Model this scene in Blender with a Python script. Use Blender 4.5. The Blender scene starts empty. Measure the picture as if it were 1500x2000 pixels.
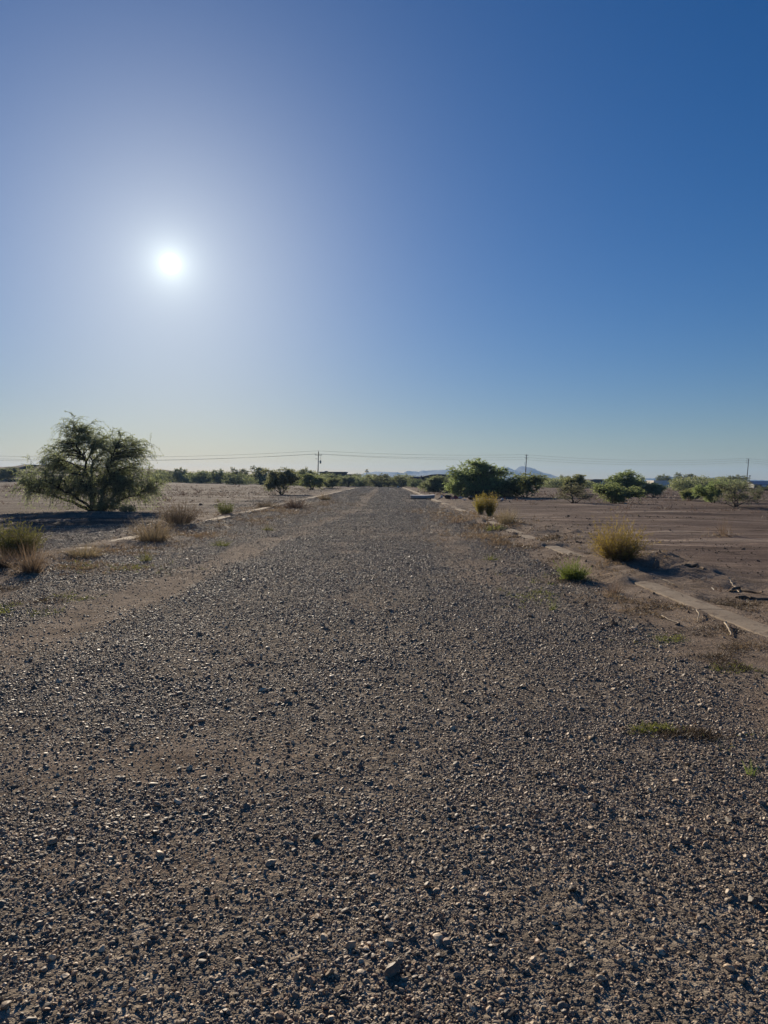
import bpy, math, random
import numpy as np
from mathutils import Matrix, Vector

RNG = np.random.default_rng(7)
sc = bpy.context.scene
COL = sc.collection
R = math.radians

# ------------------------------------------------------------------ camera model (used to measure the place from the photo)
F, CAM_H = 1353.0, 1.55
ROLL = R(0.35)
PITCH = math.atan((1000 - 938) / F)
SUN_AZ, SUN_EL = R(-17.0), R(16.3)

def ray(px, py):
    dx, dy = px - 750.0, 1000.0 - py
    c, s = math.cos(ROLL), math.sin(ROLL)
    x, y = dx * c - dy * s, dx * s + dy * c
    return x, F * math.cos(PITCH) + y * math.sin(PITCH), y * math.cos(PITCH) - F * math.sin(PITCH)

def at_ground(px, py):
    r = ray(px, py); t = -CAM_H / r[2]
    return r[0] * t, r[1] * t

def at_dist(px, py, d):
    r = ray(px, py); t = d / r[1]
    return r[0] * t, d, CAM_H + r[2] * t

# ------------------------------------------------------------------ noise
_perm = np.random.default_rng(3).random((256, 256)).astype(np.float64)
def vnoise(x, y):
    xi, yi = np.floor(x).astype(np.int64), np.floor(y).astype(np.int64)
    fx, fy = x - xi, y - yi
    fx = fx * fx * fx * (fx * (fx * 6 - 15) + 10); fy = fy * fy * fy * (fy * (fy * 6 - 15) + 10)
    g = lambda a, b: _perm[a & 255, b & 255]
    a = g(xi, yi) * (1 - fx) + g(xi + 1, yi) * fx
    b = g(xi, yi + 1) * (1 - fx) + g(xi + 1, yi + 1) * fx
    return (a * (1 - fy) + b * fy) * 2 - 1

def fbm(x, y, o=3):
    s, a, t = 0.0, 1.0, 0.0
    for k in range(o):
        s = s + a * vnoise(x * 2 ** k + 17.3 * k, y * 2 ** k + 5.1 * k); t += a; a *= 0.5
    return s / t

def sstep(a, b, x):
    t = np.clip((x - a) / (b - a), 0, 1)
    return t * t * (3 - 2 * t)

# ------------------------------------------------------------------ terrain
def kerb_r(y): return 3.75 + 0.0014 * y                  # inner edge of right kerb
def kerb_l(y): return -6.62 + 0.0105 * np.minimum(y, 120)  # centre of left kerb
KW = 0.33
VIS_R = [(3.0, 10.6), (13.9, 16.3), (17.8, 19.7), (19.9, 21.9), (22.9, 26.0), (32.8, 37.3), (38.2, 39.6), (43.6, 46.6), (48.6, 152.0)]
VIS_L = [(14.7, 15.1), (16.6, 18.2), (24.6, 28.2), (30.8, 32.0), (32.6, 38.2), (56.0, 92.0), (104.0, 124.0)]
ROAD_END = 152.0

def kerb_cover(y, vis):
    v = np.zeros_like(y)
    for a, b in vis:
        v = np.maximum(v, sstep(a - 0.25, a + 0.35, y) * (1 - sstep(b - 0.35, b + 0.25, y)))
    return 1 - v                                          # 1 = buried

def masks(x, y):
    """gravel 0..1 and dirt 0..1 on the road"""
    e = 0.45 * fbm(x * 0.9, y * 0.45, 3) + 0.25 * vnoise(x * 3.1, y * 1.9)
    right = 2.35 + 0.045 * np.clip(y, 0, 24) + e
    left = -5.9 + 0.010 * np.minimum(y, 120) + 1.1 * e - 0.6 * sstep(9, 24, y) + 0.9 * (1 - sstep(8, 11, y))
    g = (1 - sstep(right - 0.30, right + 0.35, x)) * sstep(left - 0.4, left + 0.4, x)
    kl = kerb_l(y)
    lo = sstep(0.3, 0.9, kl - x) * (1 - sstep(2.5, 9.0, kl - x)) * sstep(-0.25, 0.25, fbm(x * 0.35 + 4, y * 0.2, 3)) * (1 - sstep(45, 75, y))
    g = np.maximum(g, 0.8 * lo)
    g = g * (1 - sstep(ROAD_END - 2, ROAD_END + 1, y))
    n = fbm(x * 0.55 + 3, y * 0.33 + 9, 4)
    d = sstep(0.12, 0.42, n) * 0.55
    tr = -3.35 + 0.06 * np.clip(y - 8, -4, 30) + 0.15 * vnoise(y * 0.35, y * 0 + 2.2)
    t1 = np.exp(-(np.abs(x - tr) / 0.46) ** 3) * np.clip(0.95 + 0.5 * fbm(x * 1.2, y * 0.5 + 40, 3), 0, 1.1)
    tr2 = 1.75 + 0.1 * vnoise(y * 0.3, y * 0 + 8.2)
    t2 = np.exp(-((x - tr2) / 0.34) ** 2) * sstep(6, 18, y) * (0.55 + 0.5 * fbm(x, y * 0.4 + 70, 3))
    tr3 = -0.9 + 0.2 * vnoise(y * 0.3, y * 0 + 13.2)
    t3 = np.exp(-((x - tr3) / 0.35) ** 2) * sstep(8, 20, y) * 0.35
    lf = np.exp(-(((x + 1.35 - 0.4 * (y - 3.6)) / 1.1) ** 2 + ((y - 3.75) / 0.42) ** 2)) * 0.75
    lf2 = np.exp(-(((x + 1.0) / 0.5) ** 2 + ((y - 2.7) / 0.25) ** 2)) * 0.6
    d = np.clip(d + np.clip(t1, 0, 1) * 0.95 + np.clip(t2, 0, 1) + t3 + lf + lf2, 0, 1)
    return g, d

def H(x, y):
    x = np.asarray(x, float); y = np.asarray(y, float)
    kr, kl = kerb_r(y), kerb_l(y)
    out_r = sstep(-0.9, 0.7, x - kr) * 1.0
    out_l = sstep(-0.6, 0.8, kl - x)
    on = (1 - out_r) * (1 - out_l)
    past = sstep(ROAD_END - 4, ROAD_END + 4, y)
    on = on * (1 - past)
    far = 1 - sstep(60, 400, np.abs(y))
    z = 0.0
    # road: slow undulation, ruts and stones pressed in
    z = z + on * (0.018 * fbm(x * 0.35, y * 0.22, 2) + 0.007 * vnoise(x * 1.7, y * 1.3) + 0.004 * vnoise(x * 5, y * 5))
    z = z + on * (-0.018) * np.exp(-((x + 3.35 - 0.06 * np.clip(y - 8, -4, 30)) / 0.32) ** 2)
    # fields
    off = 1 - on
    z = z + off * far * (0.07 * fbm(x * 0.16 + 5, y * 0.16, 2) + 0.035 * fbm(x * 0.55, y * 0.9, 3))
    z = z + off * far * (0.05 * vnoise(x * 0.10 + 2, y * 0.75) + 0.09 * np.clip(vnoise(x * 0.05 + 7, y * 0.31), 0.25, 1)) * sstep(14, 30, y)
    z = z + off * (1 - sstep(12, 30, y)) * (0.016 * fbm(x * 2.4, y * 2.4, 3) + 0.012 * np.abs(vnoise(x * 6.1, y * 6.1)))
    # spoil ridge thrown up behind the right kerb
    dr = x - (kr + 1.55)
    lump = np.clip(fbm(x * 1.1 + 2, y * 0.75 + 1, 4) * 1.5 + 0.25, 0, 1.3)
    z = z + np.exp(-(dr / 0.75) ** 2) * lump * (0.11 * sstep(5, 9, y) * (1 - sstep(15, 17, y)) + 0.07 * (1 - sstep(45, 70, y)) + 0.12 * np.exp(-((y - 20.5) / 1.6) ** 2))
    # heaps on the left edge
    dl = x - (kl - 0.1)
    z = z + np.exp(-(dl / 0.8) ** 2) * np.clip(fbm(x * 1.3, y * 0.8 + 30, 3) + 0.15, 0, 1) * 0.09 * (1 - sstep(50, 80, y)) * (1 - sstep(-1, 0, -np.abs(y - 17.4)))
    # soil over or away from the kerbs
    for kc, vis in ((kr + KW / 2, VIS_R), (kl, VIS_L)):
        near = np.exp(-((x - kc) / 0.42) ** 4)
        cov = kerb_cover(y + 0.25 * vnoise(x * 4, y * 2.0), vis)
        edge = 0.022 * vnoise(x * 3.3 + 8, y * 1.7) + 0.018 * vnoise(x * 8, y * 5) + 0.008 * vnoise(x * 19, y * 15)
        mid = sstep(0.05, 0.24, np.abs(x - kc))
        tgt = 0.002 + 0.032 * mid + 0.070 * cov + edge * (0.25 + 0.75 * mid) * (1 - 0.6 * sstep(25, 50, y)) - 0.03 * sstep(30, 55, y) * (1 - cov)
        w = near * (1 - past)
        z = z * (1 - w) + w * tgt
    # long slopes: up to the left, down to the right
    z = z + 0.55 * sstep(70, 170, y) * sstep(5, 60, -x) - 0.5 * sstep(160, 320, y) * sstep(0, 60, x)
    return z

def Hs(x, y): return float(H(np.array([x]), np.array([y]))[0])

# ------------------------------------------------------------------ mesh helpers
def np_mesh(name, V, faces, attrs=None, mats=(), mat_idx=None, smooth=False):
    me = bpy.data.meshes.new(name)
    V = np.ascontiguousarray(V, np.float32)
    faces = [np.asarray(f, np.int32) for f in faces if len(f)]
    loops = np.concatenate([f.ravel() for f in faces])
    tot = np.concatenate([np.full(len(f), f.shape[1], np.int32) for f in faces])
    start = np.concatenate([[0], np.cumsum(tot)[:-1]]).astype(np.int32)
    me.vertices.add(len(V)); me.vertices.foreach_set('co', V.ravel())
    me.loops.add(len(loops)); me.loops.foreach_set('vertex_index', loops)
    me.polygons.add(len(tot)); me.polygons.foreach_set('loop_start', start); me.polygons.foreach_set('loop_total', tot)
    for m in mats: me.materials.append(m)
    if mat_idx is not None: me.polygons.foreach_set('material_index', np.asarray(mat_idx, np.int32))
    me.polygons.foreach_set('use_smooth', np.full(len(tot), smooth))
    for k, (dom, a) in (attrs or {}).items():
        at = me.attributes.new(k, 'FLOAT', dom); at.data.foreach_set('value', np.ascontiguousarray(a, np.float32))
    me.update(calc_edges=True); me.validate()
    return me

def link(name, me, parent=None, loc=None):
    o = bpy.data.objects.new(name, me); COL.objects.link(o)
    if parent is not None: o.parent = parent
    if loc is not None: o.location = loc
    return o

def tag(o, label=None, cat=None, group=None, kind=None):
    if label: o['label'] = label
    if cat: o['category'] = cat
    if group: o['group'] = group
    if kind: o['kind'] = kind
    return o

def empty(name, loc, rz=0.0):
    o = bpy.data.objects.new(name, None); COL.objects.link(o); o.location = loc; o.rotation_euler = (0, 0, rz)
    o.empty_display_size = 0.1
    return o

class MB:
    """collects boxes / prisms / tubes into one mesh"""
    def __init__(s): s.V = []; s.F = {}; s.n = 0
    def add(s, V, F):
        V = np.asarray(V, float)
        for f in F: s.F.setdefault(len(f), []).append([i + s.n for i in f])
        s.V.append(V); s.n += len(V)
    def box(s, c, d, rz=0.0, taper=1.0):
        hx, hy, hz = d[0] / 2, d[1] / 2, d[2] / 2
        v = []
        for z, k in ((-hz, 1), (hz, taper)):
            for x, y in ((-hx, -hy), (hx, -hy), (hx, hy), (-hx, hy)): v.append((x * k, y * k, z))
        v = np.array(v); cs, sn = math.cos(rz), math.sin(rz)
        v = np.stack([v[:, 0] * cs - v[:, 1] * sn, v[:, 0] * sn + v[:, 1] * cs, v[:, 2]], 1) + np.array(c)
        s.add(v, [(3, 2, 1, 0), (4, 5, 6, 7), (0, 1, 5, 4), (1, 2, 6, 5), (2, 3, 7, 6), (3, 0, 4, 7)])
    def prism(s, outline, y0, y1):
        n = len(outline)
        v = [(x, y0, z) for x, z in outline] + [(x, y1, z) for x, z in outline]
        F = [tuple(range(n)), tuple(range(2 * n - 1, n - 1, -1))]
        for i in range(n): F.append((i + n, (i + 1) % n + n, (i + 1) % n, i)[::1])
        s.add(v, F)
    def tube(s, P, r, k=8, cap=True):
        P = np.asarray(P, float)[None]; rr = np.broadcast_to(np.asarray(r, float), (P.shape[1],))[None]
        V, Fq = tubes(P, rr, k)
        F = [tuple(q) for q in Fq]
        if cap:
            F.append(tuple(range(k))[::-1]); F.append(tuple(range(len(V) - k, len(V))))
        s.add(V, F)
    def mesh(s, name, m, smooth=False, bevel=0):
        me = np_mesh(name, np.concatenate(s.V), [np.array(v) for v in s.F.values()], mats=[m], smooth=smooth)
        return me
    def build(s, name, m, parent=None, smooth=False):
        return link(name, s.mesh(name, m, smooth), parent)

def tubes(P, Rr, k):
    """P (m,n,3) polylines, Rr (m,n) radii -> verts, quads"""
    m, n, _ = P.shape
    T = np.gradient(P, axis=1); T /= np.linalg.norm(T, axis=2, keepdims=True) + 1e-9
    ref = np.where(np.abs(T[..., 2:3]) > 0.85, np.array([1.0, 0, 0]), np.array([0, 0, 1.0]))
    U = np.cross(T, ref); U /= np.linalg.norm(U, axis=2, keepdims=True) + 1e-9
    W = np.cross(T, U)
    a = np.arange(k) * 2 * math.pi / k
    V = P[:, :, None, :] + Rr[:, :, None, None] * (U[:, :, None, :] * np.cos(a)[None, None, :, None] + W[:, :, None, :] * np.sin(a)[None, None, :, None])
    base = (np.arange(m)[:, None, None] * n + np.arange(n - 1)[None, :, None]) * k
    j = np.arange(k)[None, None, :]; j2 = (j + 1) % k
    Fq = np.stack([base + j, base + k + j, base + k + j2, base + j2], -1).reshape(-1, 4)
    return V.reshape(-1, 3), Fq

def unit(v): return v / (np.linalg.norm(v, axis=-1, keepdims=True) + 1e-9)

# ------------------------------------------------------------------ materials
def new_mat(name):
    m = bpy.data.materials.new(name); m.use_nodes = True
    nt = m.node_tree; nt.nodes.clear()
    out = nt.nodes.new('ShaderNodeOutputMaterial')
    return m, nt, out
def N(nt, t, **kw):
    n = nt.nodes.new(t)
    for k, v in kw.items():
        if k.startswith('i_'): n.inputs[k[2:].replace('_', ' ')].default_value = v
        else: setattr(n, k, v)
    return n
def L(nt, a, b): nt.links.new(a, b)
def ramp(nt, fac, stops, interp='LINEAR'):
    r = nt.nodes.new('ShaderNodeValToRGB'); cr = r.color_ramp; cr.interpolation = interp
    while len(cr.elements) < len(stops): cr.elements.new(0.5)
    for e, (p, c) in zip(cr.elements, stops): e.position = p; e.color = (*c, 1) if len(c) == 3 else c
    L(nt, fac, r.inputs['Fac']); return r.outputs['Color']
def mix(nt, fac, a, b, mode='MIX'):
    n = nt.nodes.new('ShaderNodeMix'); n.data_type = 'RGBA'; n.blend_type = mode
    for s, v in ((n.inputs[0], fac), (n.inputs[6], a), (n.inputs[7], b)):
        if isinstance(v, (int, float)): s.default_value = v
        elif isinstance(v, tuple): s.default_value = (*v, 1)
        else: L(nt, v, s)
    return n.outputs[2]
def math_(nt, op, a, b=0.0):
    n = nt.nodes.new('ShaderNodeMath'); n.operation = op
    for s, v in ((n.inputs[0], a), (n.inputs[1], b)):
        if isinstance(v, (int, float)): s.default_value = v
        else: L(nt, v, s)
    return n.outputs[0]
def noise(nt, vec, scale, detail=3, rough=0.55):
    n = N(nt, 'ShaderNodeTexNoise'); n.inputs['Scale'].default_value = scale; n.inputs['Detail'].default_value = detail; n.inputs['Roughness'].default_value = rough
    L(nt, vec, n.inputs['Vector']); return n.outputs['Fac']
def attr(nt, name):
    n = N(nt, 'ShaderNodeAttribute'); n.attribute_name = name; return n.outputs['Fac']

def plain(name, col, rough=0.7, var=0.25, scale=3.0, spec=0.3, bump=0.0, metallic=0.0):
    m, nt, out = new_mat(name)
    tc = N(nt, 'ShaderNodeTexCoord').outputs['Object']
    n1 = noise(nt, tc, scale, 5)
    c = ramp(nt, n1, [(0.3, tuple(x * (1 - var) for x in col)), (0.7, tuple(min(1, x * (1 + var)) for x in col))])
    b = N(nt, 'ShaderNodeBsdfPrincipled'); L(nt, c, b.inputs['Base Color'])
    b.inputs['Roughness'].default_value = rough; b.inputs['Specular IOR Level'].default_value = spec; b.inputs['Metallic'].default_value = metallic
    if bump:
        bp = N(nt, 'ShaderNodeBump'); bp.inputs['Strength'].default_value = bump; bp.inputs['Distance'].default_value = 0.02
        L(nt, noise(nt, tc, scale * 6, 4), bp.inputs['Height']); L(nt, bp.outputs['Normal'], b.inputs['Normal'])
    L(nt, b.outputs[0], out.inputs['Surface'])
    return m

def foliage(name, c1, c2, trans=0.45, tc1=None, spec=0.25):
    """per-leaf colour from the face attribute rnd"""
    m, nt, out = new_mat(name)
    r = attr(nt, 'rnd')
    ob = N(nt, 'ShaderNodeObjectInfo').outputs['Random']
    col = mix(nt, r, c1, c2)
    hs = N(nt, 'ShaderNodeHueSaturation'); L(nt, col, hs.inputs['Color'])
    L(nt, math_(nt, 'ADD', math_(nt, 'MULTIPLY', ob, 0.05), 0.475), hs.inputs['Hue'])
    L(nt, math_(nt, 'ADD', math_(nt, 'MULTIPLY', ob, 0.35), 0.83), hs.inputs['Value'])
    col = hs.outputs['Color']
    d = N(nt, 'ShaderNodeBsdfPrincipled'); d.inputs['Roughness'].default_value = 0.55; d.inputs['Specular IOR Level'].default_value = spec
    L(nt, col, d.inputs['Base Color'])
    t = N(nt, 'ShaderNodeBsdfTranslucent')
    L(nt, mix(nt, 1.0, col, tc1 or (1.12, 1.15, 0.85), 'MULTIPLY'), t.inputs['Color'])
    mx = N(nt, 'ShaderNodeMixShader'); mx.inputs[0].default_value = trans
    L(nt, d.outputs[0], mx.inputs[1]); L(nt, t.outputs[0], mx.inputs[2]); L(nt, mx.outputs[0], out.inputs['Surface'])
    return m

def ground_material(name, road):
    m, nt, out = new_mat(name)
    pos = N(nt, 'ShaderNodeNewGeometry').outputs['Position']
    g = attr(nt, 'gravel'); d = attr(nt, 'dirt'); fld = attr(nt, 'field')
    n_big = noise(nt, pos, 0.35, 4); n_mid = noise(nt, pos, 2.2, 4); n_fine = noise(nt, pos, 38, 4, 0.65)
    mp = N(nt, 'ShaderNodeMapping'); mp.inputs['Scale'].default_value = (0.06, 0.75, 1); L(nt, pos, mp.inputs['Vector'])
    n_str = noise(nt, mp.outputs[0], 1.0, 5, 0.65)
    dirt = ramp(nt, n_mid, [(0.30, (0.175, 0.132, 0.098)), (0.52, (0.272, 0.210, 0.158)), (0.75, (0.380, 0.305, 0.235))])
    fieldc = ramp(nt, n_str, [(0.34, (0.060, 0.043, 0.036)), (0.47, (0.125, 0.091, 0.075)), (0.55, (0.16, 0.12, 0.098)), (0.66, (0.34, 0.27, 0.215))])
    fieldc = mix(nt, math_(nt, 'MULTIPLY', n_big, 0.4), fieldc, (0.13, 0.100, 0.086))
    mp2 = N(nt, 'ShaderNodeMapping'); mp2.inputs['Scale'].default_value = (0.35, 2.6, 1); L(nt, pos, mp2.inputs['Vector'])
    fieldc = mix(nt, 0.7, fieldc, ramp(nt, noise(nt, mp2.outputs[0], 1.0, 4, 0.7), [(0.33, (0.45, 0.44, 0.43)), (0.5, (0.95, 0.95, 0.95)), (0.68, (1.55, 1.5, 1.42))]), 'MULTIPLY')
    fieldc = mix(nt, 1.0, fieldc, ramp(nt, noise(nt, pos, 1.1, 5, 0.7), [(0.30, (0.42, 0.40, 0.38)), (0.40, (0.95, 0.95, 0.95)), (0.62, (1.05, 1.05, 1.05)), (0.72, (1.4, 1.35, 1.3))]), 'MULTIPLY')
    fieldc = mix(nt, attr(nt, 'west'), fieldc, mix(nt, 1.0, fieldc, (0.92, 0.97, 0.98), 'MULTIPLY'))
    fieldc = mix(nt, 1.0, fieldc, (1.50, 1.50, 1.46), 'MULTIPLY')
    dirt = mix(nt, fld, dirt, fieldc)
    grit = N(nt, 'ShaderNodeTexVoronoi'); grit.inputs['Scale'].default_value = 150; L(nt, pos, grit.inputs['Vector'])
    sep = N(nt, 'ShaderNodeSeparateColor'); L(nt, grit.outputs['Color'], sep.inputs[0])
    dirt = mix(nt, 0.7, dirt, ramp(nt, sep.outputs[0], [(0, (0.25, 0.25, 0.25)), (0.7, (1.0, 1.0, 1.0)), (1, (2.1, 2.0, 1.85))]), 'MULTIPLY')
    dirt = mix(nt, 0.5, dirt, ramp(nt, n_fine, [(0.3, (0.5, 0.5, 0.5)), (0.7, (1.45, 1.45, 1.45))]), 'MULTIPLY')
    # gravel: cells the size of the stones, two sizes
    gv = N(nt, 'ShaderNodeTexVoronoi'); gv.inputs['Scale'].default_value = 46; L(nt, pos, gv.inputs['Vector'])
    gs = N(nt, 'ShaderNodeSeparateColor'); L(nt, gv.outputs['Color'], gs.inputs[0])
    gv2 = N(nt, 'ShaderNodeTexVoronoi'); gv2.inputs['Scale'].default_value = 21; L(nt, pos, gv2.inputs['Vector'])
    gs2 = N(nt, 'ShaderNodeSeparateColor'); L(nt, gv2.outputs['Color'], gs2.inputs[0])
    stone = ramp(nt, gs.outputs[0], [(0.0, (0.075, 0.07, 0.068)), (0.45, (0.14, 0.13, 0.122)), (0.8, (0.215, 0.195, 0.175)), (1.0, (0.36, 0.33, 0.29))])
    stone2 = ramp(nt, gs2.outputs[1], [(0.0, (0.06, 0.056, 0.055)), (0.6, (0.15, 0.138, 0.128)), (0.9, (0.27, 0.25, 0.225)), (1.0, (0.45, 0.42, 0.38))])
    stone = mix(nt, 1.0, mix(nt, 0.5, stone, stone2), (1.42, 1.27, 1.06), 'MULTIPLY')
    # dirt shows between stones in patches
    edge = math_(nt, 'MULTIPLY', math_(nt, 'SUBTRACT', 1.0, math_(nt, 'MULTIPLY', d, 0.85)), g)
    thr = math_(nt, 'SUBTRACT', math_(nt, 'ADD', edge, math_(nt, 'ADD', math_(nt, 'MULTIPLY', gs.outputs[2], 0.8), math_(nt, 'MULTIPLY', math_(nt, 'MULTIPLY', attr(nt, 'loose'), edge), 0.45))), 1.0)
    fac = N(nt, 'ShaderNodeClamp'); L(nt, math_(nt, 'MULTIPLY', thr, 6.0), fac.inputs[0])
    col = mix(nt, fac.outputs[0], dirt, stone)
    b = N(nt, 'ShaderNodeBsdfPrincipled'); L(nt, col, b.inputs['Base Color'])
    b.inputs['Roughness'].default_value = 1.0; b.inputs['Specular IOR Level'].default_value = 0.035
    # relief
    hs = math_(nt, 'ADD', math_(nt, 'MULTIPLY', math_(nt, 'SUBTRACT', 0.6, gv.outputs['Distance']), 0.014), math_(nt, 'MULTIPLY', math_(nt, 'SUBTRACT', 0.6, gv2.outputs['Distance']), 0.020))
    hd = math_(nt, 'ADD', math_(nt, 'MULTIPLY', n_fine, 0.012), math_(nt, 'MULTIPLY', noise(nt, pos, 9, 4, 0.6), 0.03))
    hd = math_(nt, 'ADD', hd, math_(nt, 'MULTIPLY', math_(nt, 'SUBTRACT', 0.6, grit.outputs['Distance']), 0.006))
    hgt = math_(nt, 'ADD', math_(nt, 'MULTIPLY', hs, fac.outputs[0]), hd)
    bp = N(nt, 'ShaderNodeBump'); bp.inputs['Strength'].default_value = 0.8; bp.inputs['Distance'].default_value = 1.0
    L(nt, hgt, bp.inputs['Height']); L(nt, bp.outputs['Normal'], b.inputs['Normal'])
    L(nt, b.outputs[0], out.inputs['Surface'])
    return m

def stone_material():
    m, nt, out = new_mat('gravel_stone')
    r = N(nt, 'ShaderNodeObjectInfo').outputs['Random']
    tc = N(nt, 'ShaderNodeTexCoord').outputs['Object']
    col = ramp(nt, r, [(0.0, (0.098, 0.090, 0.085)), (0.18, (0.195, 0.179, 0.169)), (0.36, (0.156, 0.150, 0.150)), (0.5, (0.273, 0.234, 0.195)),
                       (0.62, (0.247, 0.227, 0.215)), (0.72, (0.305, 0.221, 0.176)), (0.83, (0.390, 0.351, 0.305)), (0.93, (0.520, 0.468, 0.403)), (1.0, (0.676, 0.611, 0.533))])
    n = noise(nt, tc, 1.6, 4)
    col = mix(nt, 0.55, col, ramp(nt, n, [(0.3, (0.55, 0.52, 0.5)), (0.7, (1.3, 1.28, 1.25))]), 'MULTIPLY')
    b = N(nt, 'ShaderNodeBsdfPrincipled'); col = mix(nt, 1.0, col, (1.18, 0.98, 0.73), 'MULTIPLY')
    L(nt, col, b.inputs['Base Color'])
    b.inputs['Roughness'].default_value = 0.6; b.inputs['Specular IOR Level'].default_value = 0.35
    L(nt, b.outputs[0], out.inputs['Surface'])
    return m

M = {}
M['road'] = ground_material('gravel_road_surface', True)
M['ground'] = ground_material('dry_desert_soil', False)
M['stone'] = stone_material()
M['clod'] = plain('soil_clod', (0.17, 0.125, 0.09), 0.95, 0.35, 3, 0.1, 0.3)
def concrete_material():
    m, nt, out = new_mat('dusty_concrete')
    pos = N(nt, 'ShaderNodeNewGeometry').outputs['Position']
    c = ramp(nt, noise(nt, pos, 2.4, 5, 0.6), [(0.3, (0.27, 0.21, 0.15)), (0.7, (0.43, 0.345, 0.25))])
    c = mix(nt, 0.8, c, ramp(nt, noise(nt, pos, 60, 3, 0.6), [(0.3, (0.7, 0.69, 0.67)), (0.7, (1.2, 1.2, 1.2))]), 'MULTIPLY')
    soil = N(nt, 'ShaderNodeClamp'); L(nt, math_(nt, 'MULTIPLY', math_(nt, 'SUBTRACT', noise(nt, pos, 4.2, 6, 0.68), 0.53), 9.0), soil.inputs[0])
    c = mix(nt, math_(nt, 'MULTIPLY', soil.outputs[0], 0.8), c, (0.17, 0.12, 0.085))
    b = N(nt, 'ShaderNodeBsdfPrincipled'); L(nt, c, b.inputs['Base Color']); b.inputs['Roughness'].default_value = 0.92; b.inputs['Specular IOR Level'].default_value = 0.1
    bp = N(nt, 'ShaderNodeBump'); bp.inputs['Strength'].default_value = 0.6; bp.inputs['Distance'].default_value = 1.0
    L(nt, math_(nt, 'ADD', math_(nt, 'MULTIPLY', noise(nt, pos, 45, 4, 0.6), 0.006), math_(nt, 'MULTIPLY', soil.outputs[0], 0.008)), bp.inputs['Height']); L(nt, bp.outputs['Normal'], b.inputs['Normal'])
    L(nt, b.outputs[0], out.inputs['Surface'])
    return m
M['concrete'] = concrete_material()
M['bark'] = plain('dark_bark', (0.055, 0.045, 0.038), 0.95, 0.35, 6, 0.1, 0.4)
M['twig'] = plain('grey_twig', (0.09, 0.075, 0.06), 0.9, 0.3, 6, 0.1)
M['leaf_mesquite'] = foliage('mesquite_leaf', (0.205, 0.225, 0.155), (0.36, 0.380, 0.245), 0.60)
M['leaf_green'] = foliage('fresh_green_leaf', (0.200, 0.235, 0.125), (0.36, 0.390, 0.190), 0.62)
M['leaf_dusty'] = foliage('dusty_grey_leaf', (0.20, 0.205, 0.15), (0.32, 0.325, 0.22), 0.55)
M['leaf_far'] = foliage('far_brush_leaf', (0.15, 0.17, 0.108), (0.28, 0.30, 0.172), 0.55)
M['bush_yellow'] = foliage('yellow_green_brush', (0.24, 0.215, 0.065), (0.37, 0.33, 0.10), 0.55, (1.2, 1.1, 0.7))
M['bush_olive'] = foliage('olive_brush', (0.095, 0.110, 0.040), (0.20, 0.205, 0.075), 0.45, (1.2, 1.15, 0.7))
M['bush_green'] = foliage('bright_green_weed', (0.10, 0.135, 0.045), (0.20, 0.24, 0.085), 0.5, (1.2, 1.2, 0.7))
M['grass_dry'] = foliage('dry_straw', (0.17, 0.135, 0.095), (0.29, 0.235, 0.165), 0.4, (1.1, 1.0, 0.85))
M['grass_grey'] = foliage('weathered_dry_stem', (0.115, 0.095, 0.075), (0.205, 0.165, 0.12), 0.35, (1.1, 1.0, 0.9))
M['weed_red'] = foliage('rusty_mat_weed', (0.085, 0.064, 0.046), (0.155, 0.122, 0.085), 0.3, (1.0, 1.0, 0.9))
M['wood_pale'] = plain('bleached_wood', (0.46, 0.37, 0.26), 0.85, 0.25, 8, 0.2, 0.3)
M['wood_dark'] = plain('rotten_wood', (0.15, 0.115, 0.085), 0.95, 0.35, 8, 0.1, 0.4)
M['hill'] = plain('brush_covered_hill', (0.085, 0.075, 0.058), 0.95, 0.4, 0.12, 0.1)
M['mountain'] = plain('desert_mountain_rock', (0.055, 0.056, 0.068), 0.95, 0.12, 0.004, 0.1)
M['pole'] = plain('weathered_pole_wood', (0.075, 0.06, 0.05), 0.9, 0.3, 2, 0.1)
M['steel'] = plain('grey_transformer_steel', (0.16, 0.165, 0.17), 0.5, 0.15, 3, 0.5)
M['porcelain'] = plain('insulator_porcelain', (0.30, 0.28, 0.27), 0.35, 0.1, 3, 0.5)
M['wire'] = plain('aluminium_wire', (0.14, 0.14, 0.14), 0.6, 0.1, 1, 0.4)
M['stucco_brown'] = plain('brown_stucco', (0.13, 0.10, 0.08), 0.9, 0.15, 0.6, 0.2)
M['stucco_tan'] = plain('tan_stucco', (0.30, 0.24, 0.18), 0.9, 0.12, 0.6, 0.2)
M['roof_dark'] = plain('dark_shingle_roof', (0.075, 0.07, 0.072), 0.85, 0.2, 2, 0.2)
M['roof_blue'] = plain('blue_sheet_roof', (0.07, 0.115, 0.22), 0.5, 0.15, 1, 0.4)
M['white'] = plain('white_paint', (0.78, 0.75, 0.70), 0.6, 0.06, 1, 0.3)
M['cream'] = plain('cream_sheet', (0.80, 0.72, 0.58), 0.6, 0.08, 1, 0.3)
M['panel_grey'] = plain('pale_grey_panel', (0.72, 0.71, 0.69), 0.6, 0.08, 1, 0.3)
M['glass'] = plain('dark_window_glass', (0.02, 0.022, 0.025), 0.15, 0.1, 1, 0.5)
M['pink_brick'] = plain('pink_stucco', (0.42, 0.27, 0.22), 0.9, 0.1, 2, 0.2)
M['ticking'] = plain('white_mattress_ticking', (0.86, 0.78, 0.68), 0.85, 0.08, 5, 0.2)
M['navy'] = plain('dark_mattress_side', (0.022, 0.024, 0.035), 0.8, 0.2, 5, 0.2)
M['rag_white'] = plain('white_rag', (0.66, 0.63, 0.60), 0.9, 0.15, 8, 0.1)
M['rag_red'] = plain('faded_red_cloth', (0.36, 0.065, 0.07), 0.9, 0.3, 8, 0.1)
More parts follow.
